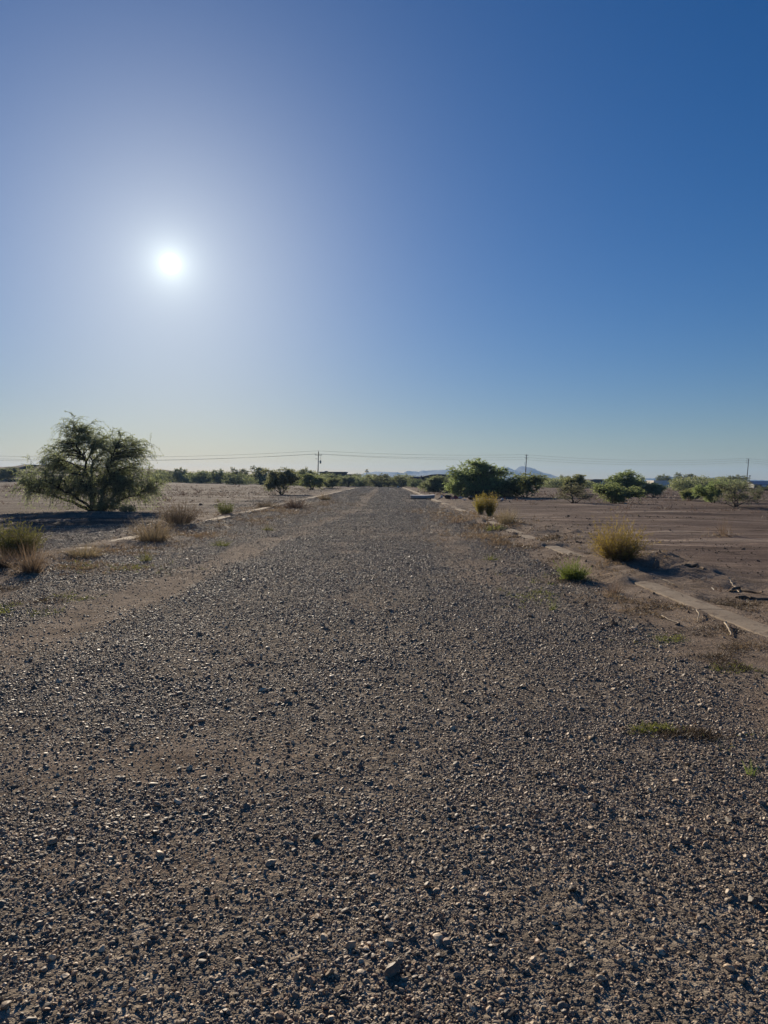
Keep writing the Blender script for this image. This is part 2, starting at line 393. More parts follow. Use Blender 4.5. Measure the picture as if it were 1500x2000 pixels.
M['rag_pink'] = plain('faded_pink_cloth', (0.50, 0.26, 0.25), 0.9, 0.2, 8, 0.1)
M['bag_black'] = plain('black_plastic', (0.015, 0.015, 0.017), 0.4, 0.2, 6, 0.5)
M['tan_cloth'] = plain('tan_cloth', (0.28, 0.17, 0.10), 0.9, 0.2, 6, 0.1)

# ------------------------------------------------------------------ ground sheet and road, one shared grid
def axis_x():
    a = list(np.arange(-8.6, 7.0, 0.085)); s = 0.085; x = a[-1]
    r = []
    while x < 3500: s = min(s * 1.055, 700); x += s; r.append(x)
    s = 0.085; x = a[0]; l = []
    while x > -3500: s = min(s * 1.055, 700); x -= s; l.append(x)
    return np.array(l[::-1] + a + r)
def axis_y():
    y = 1.0; a = [y]
    while y < 3500: y += min(max(0.06, 0.0075 * y), 700); a.append(y)
    b = []; y = 1.0; s = 0.06
    while y > -60: s *= 1.12; y -= s; b.append(y)
    return np.array(b[::-1] + a)
ax, ay = axis_x(), axis_y()
GX, GY = np.meshgrid(ax, ay)
GZ = H(GX, GY)
gm, dm = masks(GX, GY)
fieldm = np.clip(sstep(0.6, 3.0, GX - kerb_r(GY) - KW) + sstep(0.6, 2.5, kerb_l(GY) - GX) + sstep(ROAD_END, ROAD_END + 3, GY), 0, 1)
nx, ny = len(ax), len(ay)
idx = np.arange(nx * ny).reshape(ny, nx)
quads = np.stack([idx[:-1, :-1], idx[:-1, 1:], idx[1:, 1:], idx[1:, :-1]], -1)
cx = (GX[:-1, :-1] + GX[1:, 1:]) / 2; cy = (GY[:-1, :-1] + GY[1:, 1:]) / 2
road_face = (cx > kerb_l(cy)) & (cx < kerb_r(cy)) & (cy < ROAD_END)
def sub_sheet(name, sel, mat, surf):
    f = quads[sel]; u, inv = np.unique(f, return_inverse=True)
    V = np.stack([GX.ravel()[u], GY.ravel()[u], GZ.ravel()[u]], 1)
    me = np_mesh(name, V, [inv.reshape(f.shape)], {'gravel': ('POINT', gm.ravel()[u]), 'dirt': ('POINT', dm.ravel()[u]), 'field': ('POINT', fieldm.ravel()[u]), 'west': ('POINT', sstep(2, -8, GX.ravel()[u]) if False else 1 - sstep(-8, 2, GX.ravel()[u])), 'loose': ('POINT', sstep(14, 45, GY.ravel()[u]))}, [mat], smooth=True)
    return tag(link(name, me), kind='structure')
sub_sheet('road', road_face, M['road'], 1)
sub_sheet('ground', ~road_face, M['ground'], 0)

# kerbs: continuous concrete strips, mostly buried
def kerb(name, xc, y0, y1, w):
    ys = [y0]; 
    while ys[-1] < y1: ys.append(ys[-1] + max(0.1, 0.006 * ys[-1]))
    jn = np.arange(y0 + 1.1, min(y1, 60), 3.05)
    ys = np.array(sorted([q for q in ys if np.abs(jn - q).min() > 0.03] + [q + k for q in jn for k in (-0.013, -0.007, 0.007, 0.013)]))
    prof = [(-w / 2, -0.25), (-w / 2, -0.012), (-w / 2 + 0.014, 0.0), (0, 0.004), (w / 2 - 0.014, 0.0), (w / 2, -0.012), (w / 2, -0.25)]
    V = []
    for y in ys:
        jo = -0.03 if np.abs(jn - y).min() < 0.008 else 0.0
        top = 0.036 + (0.018 if w > 0.39 else 0.0) + 0.025 * float(sstep(20, 45, y)) + 0.006 * float(vnoise(np.array([y * 0.4]), np.array([3.3]))[0])
        c = float(xc(y)) + 0.012 * float(vnoise(np.array([y * 0.7]), np.array([9.3]))[0])
        e1 = 0.012 * float(vnoise(np.array([y * 3.1]), np.array([1.3]))[0])
        for k, (dx, dz) in enumerate(prof): V.append((c + dx + (e1 if k in (1, 2) else 0), y, top + dz + jo))
    n = len(prof); k = len(ys)
    Fq = [(i * n + j, i * n + j + 1, (i + 1) * n + j + 1, (i + 1) * n + j) for i in range(k - 1) for j in range(n - 1)]
    me = np_mesh(name, np.array(V), [np.array(Fq)[:, ::-1]], mats=[M['concrete']])
    return tag(link(name, me), kind='structure')
kerb('kerb', lambda y: kerb_r(y) + KW / 2, 1.0, 154.0, KW)
kerb('kerb', lambda y: kerb_l(y), 1.0, 126.0, 0.40)

# ------------------------------------------------------------------ loose stones (instanced by geometry nodes)
def ico(sub):
    import bmesh
    bm = bmesh.new(); bmesh.ops.create_icosphere(bm, subdivisions=sub, radius=1.0)
    V = np.array([v.co[:] for v in bm.verts]); Fc = np.array([[v.index for v in f.verts] for f in bm.faces]); bm.free()
    return V, Fc
ICO1, ICO2, ICO3 = ico(1), ico(2), ico(3)
def stone_mesh(seed, flat, rough=0.22, mat='stone'):
    r = np.random.default_rng(seed)
    V, Fc = ICO2
    V = V.copy()
    for _ in range(10):                              # chop with random planes for facets
        n = unit(r.normal(size=3)); d = r.uniform(0.42, 0.85)
        s = V @ n; V = np.where((s > d)[:, None], V - np.outer(s - d, n) * 0.96, V)
    V *= 1 + rough * 0.5 * (r.random(len(V))[:, None] - 0.5)
    V *= np.array([1.15, 0.85, flat])
    return np_mesh('stone_shape', V, [Fc], mats=[M[mat]], smooth=False)

def scatter_object(name, pts, rot, scl, ids, sources, kind, label, cat):
    me = bpy.data.meshes.new(name)
    me.vertices.add(len(pts)); me.vertices.foreach_set('co', np.ascontiguousarray(pts, np.float32).ravel())
    for k, a in (('rot', rot), ('scl', scl)):
        at = me.attributes.new(k, 'FLOAT_VECTOR', 'POINT'); at.data.foreach_set('vector', np.ascontiguousarray(a, np.float32).ravel())
    at = me.attributes.new('pick', 'INT', 'POINT'); at.data.foreach_set('value', np.ascontiguousarray(ids, np.int32))
    for m in {s.materials[0] for s in sources}: me.materials.append(m)
    o = link(name, me); tag(o, label, cat, kind=kind)
    ng = bpy.data.node_groups.new(name + '_scatter', 'GeometryNodeTree')
    ng.interface.new_socket('Geometry', in_out='INPUT', socket_type='NodeSocketGeometry')
    ng.interface.new_socket('Geometry', in_out='OUTPUT', socket_type='NodeSocketGeometry')
    gi, go = ng.nodes.new('NodeGroupInput'), ng.nodes.new('NodeGroupOutput')
    join = ng.nodes.new('GeometryNodeJoinGeometry')
    infos = []
    for s in sources:
        so = bpy.data.objects.new('stone_shape', s)
        oi = ng.nodes.new('GeometryNodeObjectInfo'); oi.inputs['Object'].default_value = so; oi.inputs['As Instance'].default_value = True
        infos.append(oi)
    for oi in infos[::-1]: ng.links.new(oi.outputs['Geometry'], join.inputs[0])
    def na(nm, t):
        n = ng.nodes.new('GeometryNodeInputNamedAttribute'); n.data_type = t; n.inputs['Name'].default_value = nm; return n.outputs['Attribute']
    e2r = ng.nodes.new('FunctionNodeEulerToRotation'); ng.links.new(na('rot', 'FLOAT_VECTOR'), e2r.inputs[0])
    iop = ng.nodes.new('GeometryNodeInstanceOnPoints')
    ng.links.new(gi.outputs[0], iop.inputs['Points']); ng.links.new(join.outputs[0], iop.inputs['Instance'])
    iop.inputs['Pick Instance'].default_value = True
    ng.links.new(na('pick', 'INT'), iop.inputs['Instance Index'])
    ng.links.new(e2r.outputs[0], iop.inputs['Rotation']); ng.links.new(na('scl', 'FLOAT_VECTOR'), iop.inputs['Scale'])
    ng.links.new(iop.outputs[0], go.inputs[0])
    md = o.modifiers.new('scatter', 'NODES'); md.node_group = ng
    return o

def sample_area(n, y0, y1, half=0.66, margin=1.2):
    """uniform points inside the wedge the place shows, with a margin either side"""
    y = RNG.uniform(y0, y1, n * 2); w = half * y + margin
    keep = RNG.random(n * 2) < w / (half * y1 + margin)
    y = y[keep][:n]; w = half * y + margin
    return RNG.uniform(-1, 1, len(y)) * w, y

def stones():
    X, Y, S = [], [], []
    for y0, y1, dens, med, sig in ((1.2, 5.0, 11000, 0.0044, 0.5), (5.0, 10.0, 5200, 0.0062, 0.45), (10, 18, 2600, 0.0088, 0.38), (18, 34, 1000, 0.0125, 0.32), (34, 60, 300, 0.020, 0.25), (60, 100, 110, 0.028, 0.2), (100, 150, 50, 0.034, 0.2)):
        if y0 < 18: x, y = sample_area(int((0.66 * (y0 + y1) + 2.4) * (y1 - y0) * dens), y0, y1)
        else: n = int(15.5 * (y1 - y0) * dens); x, y = RNG.uniform(-10, 5.5, n), RNG.uniform(y0, y1, n)
        k = (x > -12) & (x < 5.5); x, y = x[k], y[k]
        g, d = masks(x, y)
        cl = 0.55 + 1.3 * np.clip(fbm(x * 1.3, y * 1.0, 4) * 1.3 + 0.25, 0, 1)
        keep = RNG.random(len(x)) < np.clip(g * (1 - 0.86 * d) * cl, 0.012, 1)
        x, y = x[keep], y[keep]
        X.append(x); Y.append(y); S.append(med * np.exp(RNG.normal(0, sig, len(x))))
    # a few bigger cobbles
    x, y = sample_area(420, 1.6, 14); k = (x > -6) & (x < 3.0); x, y = x[k], y[k]
    X.append(x); Y.append(y); S.append(RNG.uniform(0.012, 0.023, len(x)))
    X, Y, S = map(np.concatenate, (X, Y, S))
    S = np.clip(S, 0.003, 0.05)
    Z = H(X, Y) + S * RNG.uniform(-0.22, 0.38, len(X))
    rot = np.stack([RNG.normal(0, 0.35, len(X)), RNG.normal(0, 0.35, len(X)), RNG.uniform(0, 6.28, len(X))], 1)
    scl = np.stack([S * RNG.uniform(0.8, 1.25, len(X)), S * RNG.uniform(0.8, 1.2, len(X)), S * RNG.uniform(0.75, 1.15, len(X))], 1)
    src = [stone_mesh(100 + i, f) for i, f in enumerate((0.45, 0.55, 0.6, 0.7, 0.8, 0.5, 0.65, 0.9))]
    print('stones', len(X))
    scatter_object('gravel', np.stack([X, Y, Z], 1), rot, scl, RNG.integers(0, len(src), len(X)), src, 'stuff', 'loose grey and tan gravel stones covering the road', 'gravel')
def clods():
    x, y = sample_area(30000, 3.0, 30); x2, y2 = sample_area(26000, 28, 110); x = np.concatenate([x, x2]); y = np.concatenate([y, y2])
    side = ((x > 2.3) & ((x < 9) | (y > 28))) | ((x < -5.0) & ((x > -12) | (y > 28)))
    side &= (y < 28) | (x > 4.3) | (x < -7)
    x, y = x[side], y[side]
    keep = RNG.random(len(x)) < np.clip(0.25 + 1.2 * fbm(x * 0.8, y * 0.8, 3), 0.05, 1)
    x, y = x[keep], y[keep]
    # keep the bare kerb tops mostly clean
    ck = (np.abs(x - kerb_r(y) - KW / 2) < 0.24) & (kerb_cover(y, VIS_R) < 0.5)
    kk = ~ck | (RNG.random(len(x)) < 0.12); x, y = x[kk], y[kk]
    s = np.clip(0.012 * np.exp(RNG.normal(0, 0.6, len(x))), 0.005, 0.07) * np.clip(y / 26, 1, 2.6)
    s = np.where((np.abs(x - kerb_r(y) - KW / 2) < 0.24), np.minimum(s, 0.014), s)
    z = H(x, y) + s * 0.1
    z = np.where((np.abs(x - kerb_r(y) - KW / 2) < 0.21), np.maximum(z, 0.040), z)
    rot = RNG.uniform(0, 6.28, (len(x), 3)); scl = s[:, None] * RNG.uniform(0.7, 1.3, (len(x), 3))
    src = [stone_mesh(300 + i, f, 0.5, 'clod') for i, f in enumerate((0.6, 0.75, 0.9, 0.7))]
    scatter_object('soil_clods', np.stack([x, y, z], 1), rot, scl, RNG.integers(0, 4, len(x)), src, 'stuff', 'brown clods of soil strewn along both verges', 'soil')
stones(); clods()

# ------------------------------------------------------------------ trees
def bez(a, c, b, n):
    t = np.linspace(0, 1, n)[None, :, None]
    return a[:, None] * (1 - t) ** 2 + c[:, None] * 2 * t * (1 - t) + b[:, None] * t ** 2

def tree_meshes(name, seed, lobes, stems=5, stem_r=0.07, branches=120, twigs=8, twig_len=0.5, leaves=14, leaf=(0.07, 0.022),
                droop=0.5, leafmat='leaf_mesquite', shell=2.2, base_r=0.12, low=0.25, keep=None):
    r = np.random.default_rng(seed)
    lobes = np.array(lobes, float)                        # cx cy cz rx ry rz
    vol = lobes[:, 3] * lobes[:, 4] * lobes[:, 5]
    def pts(n):
        k = r.choice(len(lobes), n, p=vol / vol.sum())
        d = unit(r.normal(size=(n, 3))); rad = r.random(n) ** (1 / shell)
        return lobes[k, :3] + d * rad[:, None] * lobes[k, 3:]
    def solid(p): return p[p[:, 2] > low]
    cand = solid(pts(400))
    ends = [cand[np.argmax(cand[:, 2])]]
    for _ in range(stems - 1):
        dmin = np.min([np.linalg.norm(cand - e, axis=1) for e in ends], axis=0); ends.append(cand[np.argmax(dmin)])
    ends = np.array(ends) * np.array([0.85, 0.85, 0.92])
    ang = np.arctan2(ends[:, 1], ends[:, 0])
    start = np.stack([np.cos(ang) * base_r * 0.6, np.sin(ang) * base_r * 0.6, np.full(stems, -0.08)], 1)
    ctrl = np.stack([ends[:, 0] * 0.30, ends[:, 1] * 0.30, ends[:, 2] * 0.55], 1) + r.normal(0, 0.06, (stems, 3)) * ends[:, 2:3]
    SP = bez(start, ctrl, ends, 12); SP[:, 1:-1] += r.normal(0, 0.02, (stems, 10, 3)) * ends[:, None, 2:3]
    sr = stem_r * r.uniform(0.7, 1.15, stems)[:, None] * (np.linspace(1, 0.16, 12) ** 0.9)[None]
    V1, F1 = tubes(SP, sr, 7)
    tg = solid(pts(branches * 2))[:branches]; nb = len(tg)
    flat = SP[:, 2:].reshape(-1, 3)
    D = np.linalg.norm(tg[:, None] - flat[None], axis=2) + 1.2 * np.clip(flat[None, :, 2] - tg[:, None, 2] + 0.1, 0, None) + 0.25 * np.linalg.norm(flat[None, :, :2], axis=2)
    js = np.argmin(D, axis=1); st = flat[js]; jr = sr[:, 2:].reshape(-1)[js]
    ln = np.linalg.norm(tg - st, axis=1)[:, None]
    BP = bez(st, (st + tg) / 2 + np.array([0, 0, 0.18]) * ln + r.normal(0, 0.10, (nb, 3)) * ln, tg, 8)
    br = np.minimum(jr * 0.6, 0.014 + 0.02 * ln[:, 0])[:, None] * np.linspace(1, 0.25, 8)[None]
    V2, F2 = tubes(BP, br, 5)
    # twigs
    nt = nb * twigs
    bi = np.repeat(np.arange(nb), twigs); s = r.uniform(0.35, 1.0, nt)
    fi = s * 7; i0 = np.minimum(fi.astype(int), 6); fr = (fi - i0)[:, None]
    p0 = BP[bi, i0] * (1 - fr) + BP[bi, i0 + 1] * fr
    bd = unit(BP[bi, i0 + 1] - BP[bi, i0])
    cen = np.average(lobes[:, :3], axis=0, weights=vol)
    od = unit(p0 - cen)
    dirn = unit(bd * 0.7 + od * 0.5 + r.normal(0, 0.75, (nt, 3)) + np.array([0, 0, 0.25]))
    dirn[:, 2] = np.minimum(dirn[:, 2], 0.6); dirn = unit(dirn)
    Lt = twig_len * r.uniform(0.5, 1.35, nt)
    t = np.linspace(0, 1, 5)[None, :, None]
    TP = p0[:, None] + dirn[:, None] * Lt[:, None, None] * t
    TP[..., 2] -= (droop * r.uniform(0.3, 1.3, nt))[:, None] * Lt[:, None] * t[..., 0] ** 2
    TP[..., 2] = np.maximum(TP[..., 2], low * 0.35)
    V3, F3 = tubes(TP, np.broadcast_to(np.linspace(0.0055, 0.0022, 5), (nt, 5)) * max(1.0, leaf[1] / 0.02), 3)
    # leaves
    nl = nt * leaves
    ti = np.repeat(np.arange(nt), leaves); s = r.uniform(0.08, 1.0, nl) * 4
    i0 = np.minimum(s.astype(int), 3); fr = (s - i0)[:, None]
    lp = TP[ti, i0] * (1 - fr) + TP[ti, i0 + 1] * fr + r.normal(0, 0.012, (nl, 3)) * (leaf[0] / 0.07)
    td = unit(TP[ti, i0 + 1] - TP[ti, i0])
    ld = unit(td * 0.55 + r.normal(0, 0.7, (nl, 3)) + np.array([0, 0, -0.22]))
    nrm = unit(np.cross(ld, r.normal(0, 1, (nl, 3))))
    a = leaf[0] * r.uniform(0.6, 1.4, nl)[:, None]; w = leaf[1] * r.uniform(0.7, 1.3, nl)[:, None]
    V4 = np.stack([lp, lp + ld * a * 0.45 + nrm * w * 0.5, lp + ld * a, lp + ld * a * 0.5 - nrm * w * 0.5], 1).reshape(-1, 3)
    F4 = np.arange(nl * 4).reshape(-1, 4)
    rnd_tw = r.random(nt)
    rl = np.clip(0.6 * rnd_tw[ti] + 0.5 * r.random(nl) - 0.05, 0, 1)
    trunk = np_mesh('trunk', np.concatenate([V1, V2]), [np.concatenate([F1, F2 + len(V1)])], mats=[M['bark']], smooth=True)
    crown = np_mesh('crown', np.concatenate([V3, V4]), [np.concatenate([F3, F4 + len(V3)])],
                    {'rnd': ('FACE', np.concatenate([np.zeros(len(F3)), rl]))}, [M[leafmat], M['twig']],
                    np.concatenate([np.ones(len(F3), int), np.zeros(len(F4), int)]))
    q = np.percentile(V4[:, 0], [0.7, 99.3]); top = np.percentile(V4[:, 2], 99.7)
    return dict(trunk=trunk, crown=crown, x0=q[0], x1=q[1], top=top)

# big airy tree on the left, its silhouette measured in metres from its foot
BIG = tree_meshes('big', 11,
    [(-1.05, 0.0, 3.05, 0.75, 0.9, 0.85), (-0.2, 0.3, 2.75, 1.0, 1.1, 0.75), (0.75, -0.2, 2.6, 1.1, 1.2, 0.9), (1.9, 0.2, 2.35, 0.85, 0.95, 0.75),
     (-1.9, 0.1, 2.15, 1.15, 1.2, 0.75), (-2.5, 0.0, 1.35, 1.15, 1.1, 0.65), (-1.4, -0.4, 1.25, 1.2, 1.3, 0.65), (0.3, 0.2, 1.5, 1.4, 1.5, 0.85),
     (1.6, -0.1, 1.35, 1.15, 1.2, 0.75), (2.3, 0.1, 1.05, 0.75, 0.9, 0.55), (0.95, 0.4, 0.75, 0.9, 0.9, 0.5), (-1.1, 0.0, 3.75, 0.3, 0.35, 0.40), (-0.35, 0.0, 3.35, 0.45, 0.5, 0.5), (-0.5, -0.5, 1.0, 1.0, 1.0, 0.5), (-2.9, 0.1, 1.1, 0.8, 0.8, 0.5), (0.9, -0.5, 1.0, 1.0, 1.0, 0.5)],
    stems=10, stem_r=0.08, branches=640, twigs=8, twig_len=0.55, leaves=17, leaf=(0.062, 0.022), droop=0.7, shell=2.0, base_r=0.18, low=0.32)

def rnd_lobes(seed, n, w, h, z0, flat=1.0):
    r = np.random.default_rng(seed); out = [(0, 0, z0 + (h - z0) * 0.48, w * (0.30 if z0 else 0.37), w * (0.30 if z0 else 0.37), (h - z0) * 0.44)]
    for i in range(n):
        a = i * 2.4 + r.uniform(-0.4, 0.4); q = w * r.uniform(0.15, 0.34)
        rr = w * r.uniform(0.13, 0.22)
        zz = z0 + (h - z0) * r.uniform(0.10, 0.76)
        out.append((math.cos(a) * q, math.sin(a) * q, zz, rr, rr, (h - z0) * r.uniform(0.18, 0.30)))
    if z0 == 0:
        for i in range(7):
            a = i * 0.9 + r.uniform(-0.2, 0.2); q = w * r.uniform(0.28, 0.38)
            out.append((math.cos(a) * q, math.sin(a) * q, h * r.uniform(0.14, 0.26), w * 0.14, w * 0.14, h * 0.2))
    return out

VAR = {
    'round_a': tree_meshes('ra', 21, rnd_lobes(1, 9, 3.6, 2.6, 0.6), 5, 0.06, 190, 8, 0.42, 16, (0.095, 0.045), 0.4, 'leaf_mesquite', base_r=0.1, low=0.45),
    'round_b': tree_meshes('rb', 22, rnd_lobes(2, 11, 3.8, 2.6, 0.5), 4, 0.065, 190, 8, 0.45, 16, (0.095, 0.045), 0.5, 'leaf_green', base_r=0.1, low=0.4),
    'round_c': tree_meshes('rc', 23, rnd_lobes(5, 8, 3.4, 2.6, 0.7), 6, 0.055, 180, 8, 0.40, 16, (0.095, 0.045), 0.35, 'leaf_green', base_r=0.12, low=0.5),
    'dense_a': tree_meshes('da', 24, [(0, 0, 1.55, 1.85, 1.85, 1.25), (-1.6, 0.3, 1.05, 1.05, 1.0, 0.85), (1.6, -0.3, 1.0, 1.05, 1.0, 0.85), (-0.3, -1.5, 1.0, 1.1, 1.0, 0.85), (0.3, 1.5, 1.0, 1.1, 1.0, 0.85),
        (-0.6, 0.2, 2.65, 0.7, 0.8, 0.55), (0.55, -0.3, 2.5, 0.8, 0.8, 0.55), (1.3, 0.9, 1.9, 0.8, 0.8, 0.6), (-1.35, -0.8, 1.9, 0.8, 0.8, 0.6), (1.2, -1.2, 0.6, 1.0, 1.0, 0.5), (-1.3, 1.2, 0.6, 1.0, 1.0, 0.5), (-1.2, -1.2, 0.55, 1.0, 1.0, 0.5), (1.2, 1.1, 0.55, 1.0, 1.0, 0.5)], 7, 0.07, 400, 8, 0.52, 15, (0.105, 0.05), 0.35, 'leaf_green', base_r=0.2, low=0.05),
    'dense_b': tree_meshes('db', 25, rnd_lobes(7, 12, 4.2, 2.4, 0.0), 7, 0.05, 280, 8, 0.45, 16, (0.105, 0.05), 0.35, 'leaf_mesquite', base_r=0.2, low=0.04),
    'sparse_a': tree_meshes('sa', 26, rnd_lobes(8, 9, 3.0, 2.2, 0.45), 5, 0.05, 75, 6, 0.42, 8, (0.08, 0.035), 0.45, 'leaf_dusty', base_r=0.1, low=0.35),
    'sparse_b': tree_meshes('sb', 27, rnd_lobes(9, 10, 3.2, 2.2, 0.45), 6, 0.05, 95, 7, 0.42, 8, (0.08, 0.035), 0.3, 'leaf_dusty', base_r=0.1, low=0.35),
    'far_a': tree_meshes('fa', 28, rnd_lobes(10, 10, 5.0, 3.4, 0.3), 5, 0.08, 110, 6, 0.55, 10, (0.17, 0.085), 0.3, 'leaf_far', base_r=0.2, low=0.2),
    'far_b': tree_meshes('fb', 29, rnd_lobes(12, 12, 6.0, 3.2, 0.0), 6, 0.07, 130, 6, 0.55, 10, (0.17, 0.085), 0.3, 'leaf_far', base_r=0.3, low=0.1),
}

def place_tree(name, cat, label, group, v, px, left, right, top, py=None, d=None, rz=None):
    if py is not None:
        x, y = at_ground(px, py)
    else:
        x, y, _ = at_dist(px, 938, d)
    z = Hs(x, y)
    m = BIG if v == 'big' else VAR[v]
    ztop = at_dist(px, top, y)[2]
    wd = (right - left) / F * y
    sz = (ztop - z) / m['top']; sx = wd / (m['x1'] - m['x0'])
    e = empty(name, (x, y, z), 0.0)
    flip = RNG.random() < 0.5 and v != 'big'
    if v == 'big': sx = 1.0 * sx
    e.scale = (-sx if False else sx, sx, sz)
    if v != 'big': e.rotation_euler[2] = RNG.uniform(0, 6.28) if rz is None else rz
    tag(e, label, cat, group)
    link('trunk', m['trunk'], e); link('crown', m['crown'], e)
    return e

GT, GB, GH = 'mesquite trees scattered over the open field', 'trees standing far back on the right', 'bushy trees along the far edge of the left field'
place_tree('mesquite_tree', 'tree', 'large airy grey-green mesquite alone in the left field, casting a wide shadow', None, 'big', 190, 40, 303, 822, py=1000)
T = [
 # left, mid distance
 ('mesquite_tree', 'tree', 'round green forked tree, nearest of the small trees left of the road', GT, 'round_a', 550, 519, 584, 915, 966, None),
 ('mesquite_tree', 'tree', 'small fork trunked tree just behind the nearest small tree left of the road', GT, 'round_c', 609, 578, 634, 926, 957, None),
 ('mesquite_tree', 'tree', 'low rounded tree with one short stem below the long flat dark building', GT, 'round_b', 647, 630, 668, 933, 954.5, None),
 ('mesquite_tree', 'tree', 'smallest low dark-bottomed tree close to the left road edge near the far end', GT, 'round_a', 680, 667, 700, 930, 951.5, None),
 ('mesquite_tree', 'tree', 'tiny tree with thin trunk before the dark mound at the far left edge', GT, 'round_a', 19, -4, 38, 913, None, 165),
 # right, mid distance
 ('mesquite_tree', 'tree', 'largest dense dark green tree on the right, foliage down to the rubbish at its foot', GT, 'dense_a', 935, 876, 1000, 899, 970, None),
 ('mesquite_tree', 'tree', 'pale green bushy tree touching the left side of the largest dense tree', GT, 'dense_b', 855, 822, 888, 930, 961.5, None),
 ('mesquite_tree', 'tree', 'umbrella shaped green tree on a forked trunk below the middle power pole', GT, 'round_b', 1025, 989, 1068, 925, 971.5, None),
 ('mesquite_tree', 'tree', 'sparse grey tree with bare branching trunk and few yellowish leaves', GT, 'sparse_a', 1120, 1085, 1152, 942, 985, None),
 ('mesquite_tree', 'tree', 'round crowned green tree directly behind the sparse grey one', GT, 'round_c', 1122, 1098, 1148, 927, None, 82),
 ('mesquite_tree', 'tree', 'wide low yellow-green tree on a V trunk in front of the gabled house', GT, 'round_b', 1197, 1156, 1240, 944, 984, None),
 ('mesquite_tree', 'tree', 'taller dark green tree standing behind the wide low one by the gabled house', GT, 'dense_a', 1222, 1184, 1258, 920, None, 72),
 ('mesquite_tree', 'tree', 'small dark umbrella tree in front of the white storage container', GT, 'round_a', 1277, 1255, 1301, 943, 971.5, None),
 ('mesquite_tree', 'tree', 'small V stemmed tree standing right of the white storage container', GT, 'round_c', 1347, 1323, 1365, 954, 978, None),
 ('mesquite_tree', 'tree', 'green bushy tree between the small V stemmed tree and the nearest grey one', GT, 'round_b', 1393, 1360, 1416, 941, 982.5, None),
 ('mesquite_tree', 'tree', 'nearest brownish grey thin leaved tree with thick forked stems near the right edge', GT, 'sparse_b', 1436, 1398, 1474, 941, 992, None),
 ('mesquite_tree', 'tree', 'narrow small tree closest to the right edge, beside the brownish grey one', GT, 'sparse_b', 1477, 1461, 1493, 953, 985, None),
 # far right background
 ('background_tree', 'tree', 'small round dark tree far behind, left of the round crowned tree', GB, 'far_a', 1104, 1092, 1118, 928, None, 190),
 ('background_tree', 'tree', 'dark bushy tree far behind the white storage container, above its roof', GB, 'far_a', 1296, 1276, 1312, 927, None, 262),
 ('background_tree', 'tree', 'large dark spreading tree far behind, just right of the white storage container', GB, 'far_a', 1340, 1314, 1362, 924, None, 262),
 ('background_tree', 'tree', 'loose olive tree far behind the small V stemmed tree', GB, 'far_b', 1374, 1356, 1390, 934, None, 170),
 ('background_tree', 'tree', 'broad dark green tree far behind, left of the rightmost power pole', GB, 'far_b', 1432, 1404, 1464, 928, None, 165),
 ('background_tree', 'tree', 'dark hedge-like tree far behind on the right edge below the blue roof', GB, 'far_b', 1500, 1482, 1530, 950, None, 130),
 # around the end of the road
 ('roadside_bush', 'bush', 'widest feathery green bush closing the far end of the road', 'bushes at the far end of the road', 'far_b', 743, 716, 770, 925, None, 158),
 ('roadside_bush', 'bush', 'rounded green bush at the road end behind the dark dumped bundle', 'bushes at the far end of the road', 'far_b', 783, 762, 806, 928, None, 160),
 ('roadside_bush', 'bush', 'low pale bush at the road end below the pink chimney', 'bushes at the far end of the road', 'far_b', 812, 796, 830, 935, None, 150),
 ('roadside_bush', 'bush', 'green bush left of the road end beneath the thin palm', 'bushes at the far end of the road', 'far_b', 706, 690, 726, 933, None, 165),
 # hedge of trees at the back of the left field
 ('field_edge_tree', 'tree', 'dark tree with ragged flat top against the mound, leftmost along the field edge', GH, 'far_a', 353, 334, 373, 914, None, 190),
 ('field_edge_tree', 'tree', 'olive bush tucked against the foot of the mound left of the ragged dark tree', GH, 'far_b', 318, 302, 338, 918, None, 185),
 ('field_edge_tree', 'tree', 'low pale yellowish bush on the field edge right of the ragged dark tree', GH, 'far_b', 393, 370, 416, 921, None, 175),
 ('field_edge_tree', 'tree', 'dark spiky topped tree standing between two low pale bushes on the field edge', GH, 'far_a', 425, 409, 441, 916, None, 180),
 ('field_edge_tree', 'tree', 'flat domed dark tree rising over a pale bush on the field edge', GH, 'far_a', 470, 450, 490, 914, None, 190),
 ('field_edge_tree', 'tree', 'low wide pale bush in front of the flat domed dark tree', GH, 'far_b', 458, 436, 482, 924, None, 165),
 ('field_edge_tree', 'tree', 'tallest domed tree with gaps in its crown on the field edge', GH, 'far_a', 510, 484, 533, 911, None, 180),
 ('field_edge_tree', 'tree', 'dark small tree top showing behind the nearest small tree left of the road', GH, 'far_a', 590, 576, 604, 914, None, 170),
 ('field_edge_tree', 'tree', 'dark round tree top just left of the pole with the transformer', GH, 'far_a', 608, 596, 622, 917, None, 165),
 ('field_edge_tree', 'tree', 'pale green spreading tree in front of the long flat dark building', GH, 'far_b', 655, 628, 680, 925, None, 168),
]
for (nm, cat, lab, grp, v, px, l, r_, top, py, d) in T:
    place_tree(nm, cat, lab, grp, v, px, l, r_, top, py=py, d=d)

